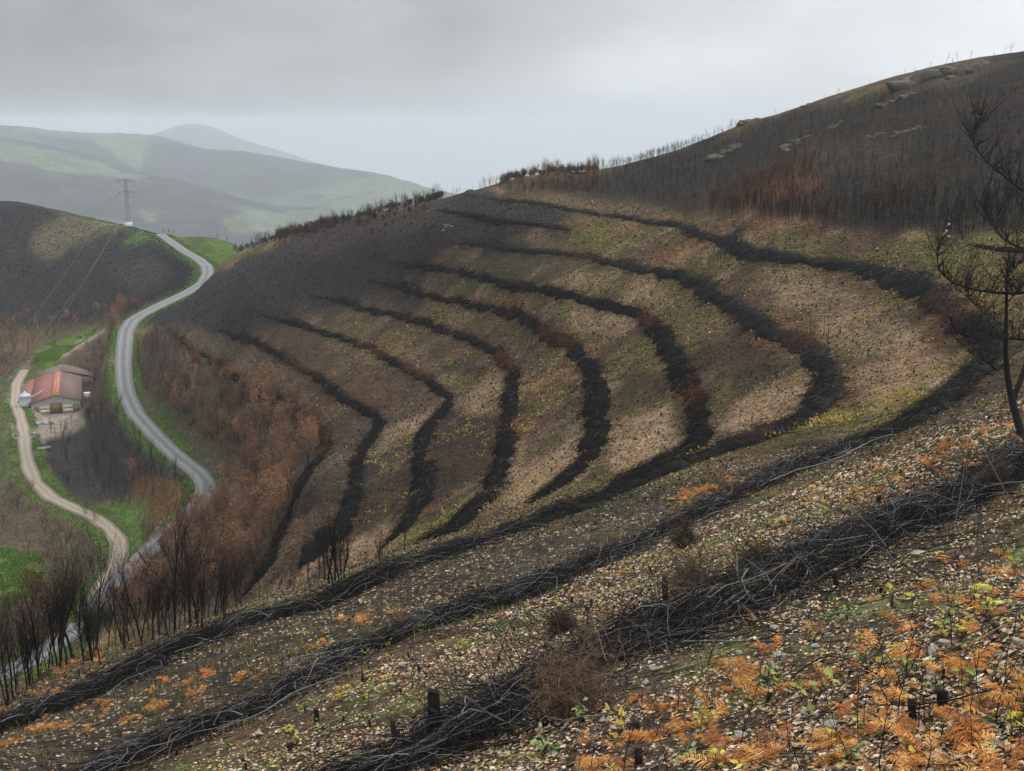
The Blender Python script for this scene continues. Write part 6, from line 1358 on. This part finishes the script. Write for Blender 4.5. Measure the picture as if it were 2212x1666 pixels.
branch([(944,1625),(900,1622),(820,1642),(740,1662),(640,1690)],.055,.035,BK,'thick charred log with a pale cut end at the bottom edge',[.12,.12,.1,.08,.08],True,side=12)
branch([(1562,1300),(1580,1303),(1604,1308),(1622,1322),(1633,1348)],.032,.05,BR_,'thick bent brown branch end arching out of the nearest brush row',[.22,.3,.28,.2,.02],side=12)
branch([(1562,1307),(1620,1270),(1698,1224),(1745,1216),(1789,1213)],.028,.012,PB,'long pale branch lying across the nearest brush row',.45)
branch([(1580,1310),(1610,1285),(1640,1262),(1670,1250)],.024,.012,SV,'short silvery branch beside the long pale one',.4)
branch([(2230,1042),(2160,1052),(2080,1072),(1990,1104),(1900,1128)],.022,.008,SV,'silvery branch along the top of the nearest brush row at the right',.5)
branch([(2190,1120),(2120,1100),(2040,1092),(1960,1098)],.018,.006,BK,'thin black branch crossing the silvery one at the right',.55)
branch([(1154,1513),(1070,1523),(970,1521),(924,1509)],.022,.006,BK,'long black branch reaching left from the big dry bush',.3)
branch([(1137,1459),(1087,1479),(1020,1491),(950,1483)],.018,.005,BK,'thin black branch just above the long one reaching left',.35)
branch([(1260,1395),(1180,1385),(1110,1372),(1040,1362),(1005,1348)],.022,.006,BK,'arching black branch over the pale litter left of the nearest row',.35)
branch([(1200,1400),(1130,1390),(1090,1350),(1060,1340)],.016,.005,BK,'crooked black branch above the arching one',.35)
branch([(1470,1340),(1400,1330),(1330,1330),(1280,1318)],.018,.006,BK,'black branch lying left of the smaller dry bush',.35)
branch([(1840,985),(1780,1003),(1720,1018),(1660,1040)],.035,.02,(.20,.195,.19),'bright silvery branch on the long brush row near the large tree',.5)
branch([(1930,945),(1880,958),(1830,985)],.03,.018,(.19,.185,.18),'short bright silvery branch uphill of the other silvery one',.5)
branch([(740,1462),(640,1490),(560,1540),(470,1575)],.03,.012,SV,'silvery branch along the long brush row in the lower left',.35)
branch([(700,1440),(620,1462),(540,1455),(490,1440)],.018,.006,BK,'thin black branch leaning out of the long row in the lower left',.4)
branch([(2180,1480),(2080,1500),(1960,1530),(1850,1520)],.012,.006,BK,'thin arched black branch over the ferns at the right',[.05,.3,.35,.05])
branch([(1340,1690),(1430,1640),(1560,1560),(1640,1530)],.018,.008,(.06,.055,.052),'dark straight branch across the foreground below the dry bush',[.1,.12,.12,.1])
branch([(1700,1480),(1720,1440),(1790,1420),(1850,1440),(1900,1470)],.014,.006,BK,'hooped black branch among the ferns',[.02,.3,.4,.3,.05])
branch([(2060,1420),(2140,1360),(2210,1340)],.012,.006,(.40,.24,.10),'orange brown stalk slanting among the right ferns',[.05,.2,.3])
def shoot_proto(seed):
    rg=np.random.default_rng(seed); out={}; grow(out,np.array([0,0,-.05]),np.array([rg.normal(0,.2),rg.normal(0,.2),1]),rg.uniform(.6,1.0),.008,0,1,rg,(3,),.6,.6); g=Geo()
    for lev,br in out.items(): g.tubes(np.array([x[0] for x in br]),np.maximum(np.array([x[1] for x in br]),.003),4,np.array([(.022,.019,.018)]*len(br)))
    return g.mesh('burnt_shoot',[M_bark])
sh_me=[shoot_proto(800+i) for i in range(7)]
for poly,n,lab,grp in (([(1150,1680),(1500,1450),(1900,1280),(2240,1100),(2240,1680)],90,'thin black burnt shoot rising between the ferns','burnt shoots between the ferns'),([(760,1560),(1100,1400),(1500,1240),(1560,1290),(1300,1440),(900,1640)],60,'thin black burnt shoot on the pale litter behind the nearest row','burnt shoots behind the nearest row'),([(400,1500),(900,1330),(1300,1200),(1350,1230),(900,1400),(450,1560)],40,'thin black burnt shoot along the long brush row','burnt shoots along the long brush row')):
    for q in scatter(poly,n,9,62):
        o=link('burnt_shoot',sh_me[int(R.integers(7))],label=lab,cat='shoot',group=grp,loc=q); o.rotation_euler=(R.normal(0,.15),R.normal(0,.15),R.uniform(0,6.28)); s=R.uniform(.6,1.2); o.scale=(s,s,s)
for (u,v,w,h,lab) in [(1985,1203,42,22,'long pale boulder lying below the nearest brush row at the right'),(2065,1592,46,34,'reddish stone at the right bottom'),(1757,1590,40,26,'brown angular stone at the bottom, left of its redder neighbour'),(1795,1575,36,26,'dark brown stone at the bottom beside the angular one'),(2200,1395,34,26,'flat pale stone at the right border'),(1760,1400,22,14,'pale stone in front of the nearest row'),(1960,1430,18,12,'white stone among the ferns'),(1640,1330,24,16,'stone beside the bent brown branch'),(1410,1450,26,20,'pair-like pale stone at the right of the big dry bush'),(1395,1480,22,16,'rounded pale stone near the big dry bush'),(1720,1510,20,14,'grey stone beside the large yellow green shoot'),(1850,1640,30,18,'flat stone near the bottom edge'),(560,1590,24,14,'pale stone by the left branches of the litter slope'),(870,1440,24,14,'pale stone in the litter left of the nearest row'),(2130,1480,24,16,'tan stone above the right ferns'),(1990,1500,20,14,'small tan stone behind the double stump')]:
    rock(u,v,w,h,lab,'stone',8,45,None,'stone',sink=.2)
for q in fast_scatter([(600,1666),(900,1470),(1300,1280),(1700,1100),(2212,950),(2212,1666)],130,10,55,1.1):
    o=link('stone',rock_me[int(R.integers(5))],label='fist sized pale stone lying in the leaf litter',cat='stone',group='loose stones in the leaf litter',loc=q); s=R.uniform(.05,.13); o.scale=(s*1.2,s,s*.7); o.rotation_euler=(R.normal(0,.3),R.normal(0,.3),R.uniform(0,6.28))
# ------------------------------------------------------------------ the damp air
def build_haze():
    g=Geo(); g.box(-17700,17700,-17700,17700,-1402,60,(1,1,1))
    m=bpy.data.materials.new('haze_air'); m.use_nodes=True; n=m.node_tree.nodes; n.remove(n['Principled BSDF'])
    v=n.new('ShaderNodeVolumePrincipled'); v.inputs['Density'].default_value=.000145; v.inputs['Color'].default_value=(.785,.83,.875,1); v.inputs['Anisotropy'].default_value=.2
    m.node_tree.links.new(v.outputs[0],n['Material Output'].inputs['Volume'])
    link('haze',g.mesh('haze',[m]),kind='stuff')
build_haze()
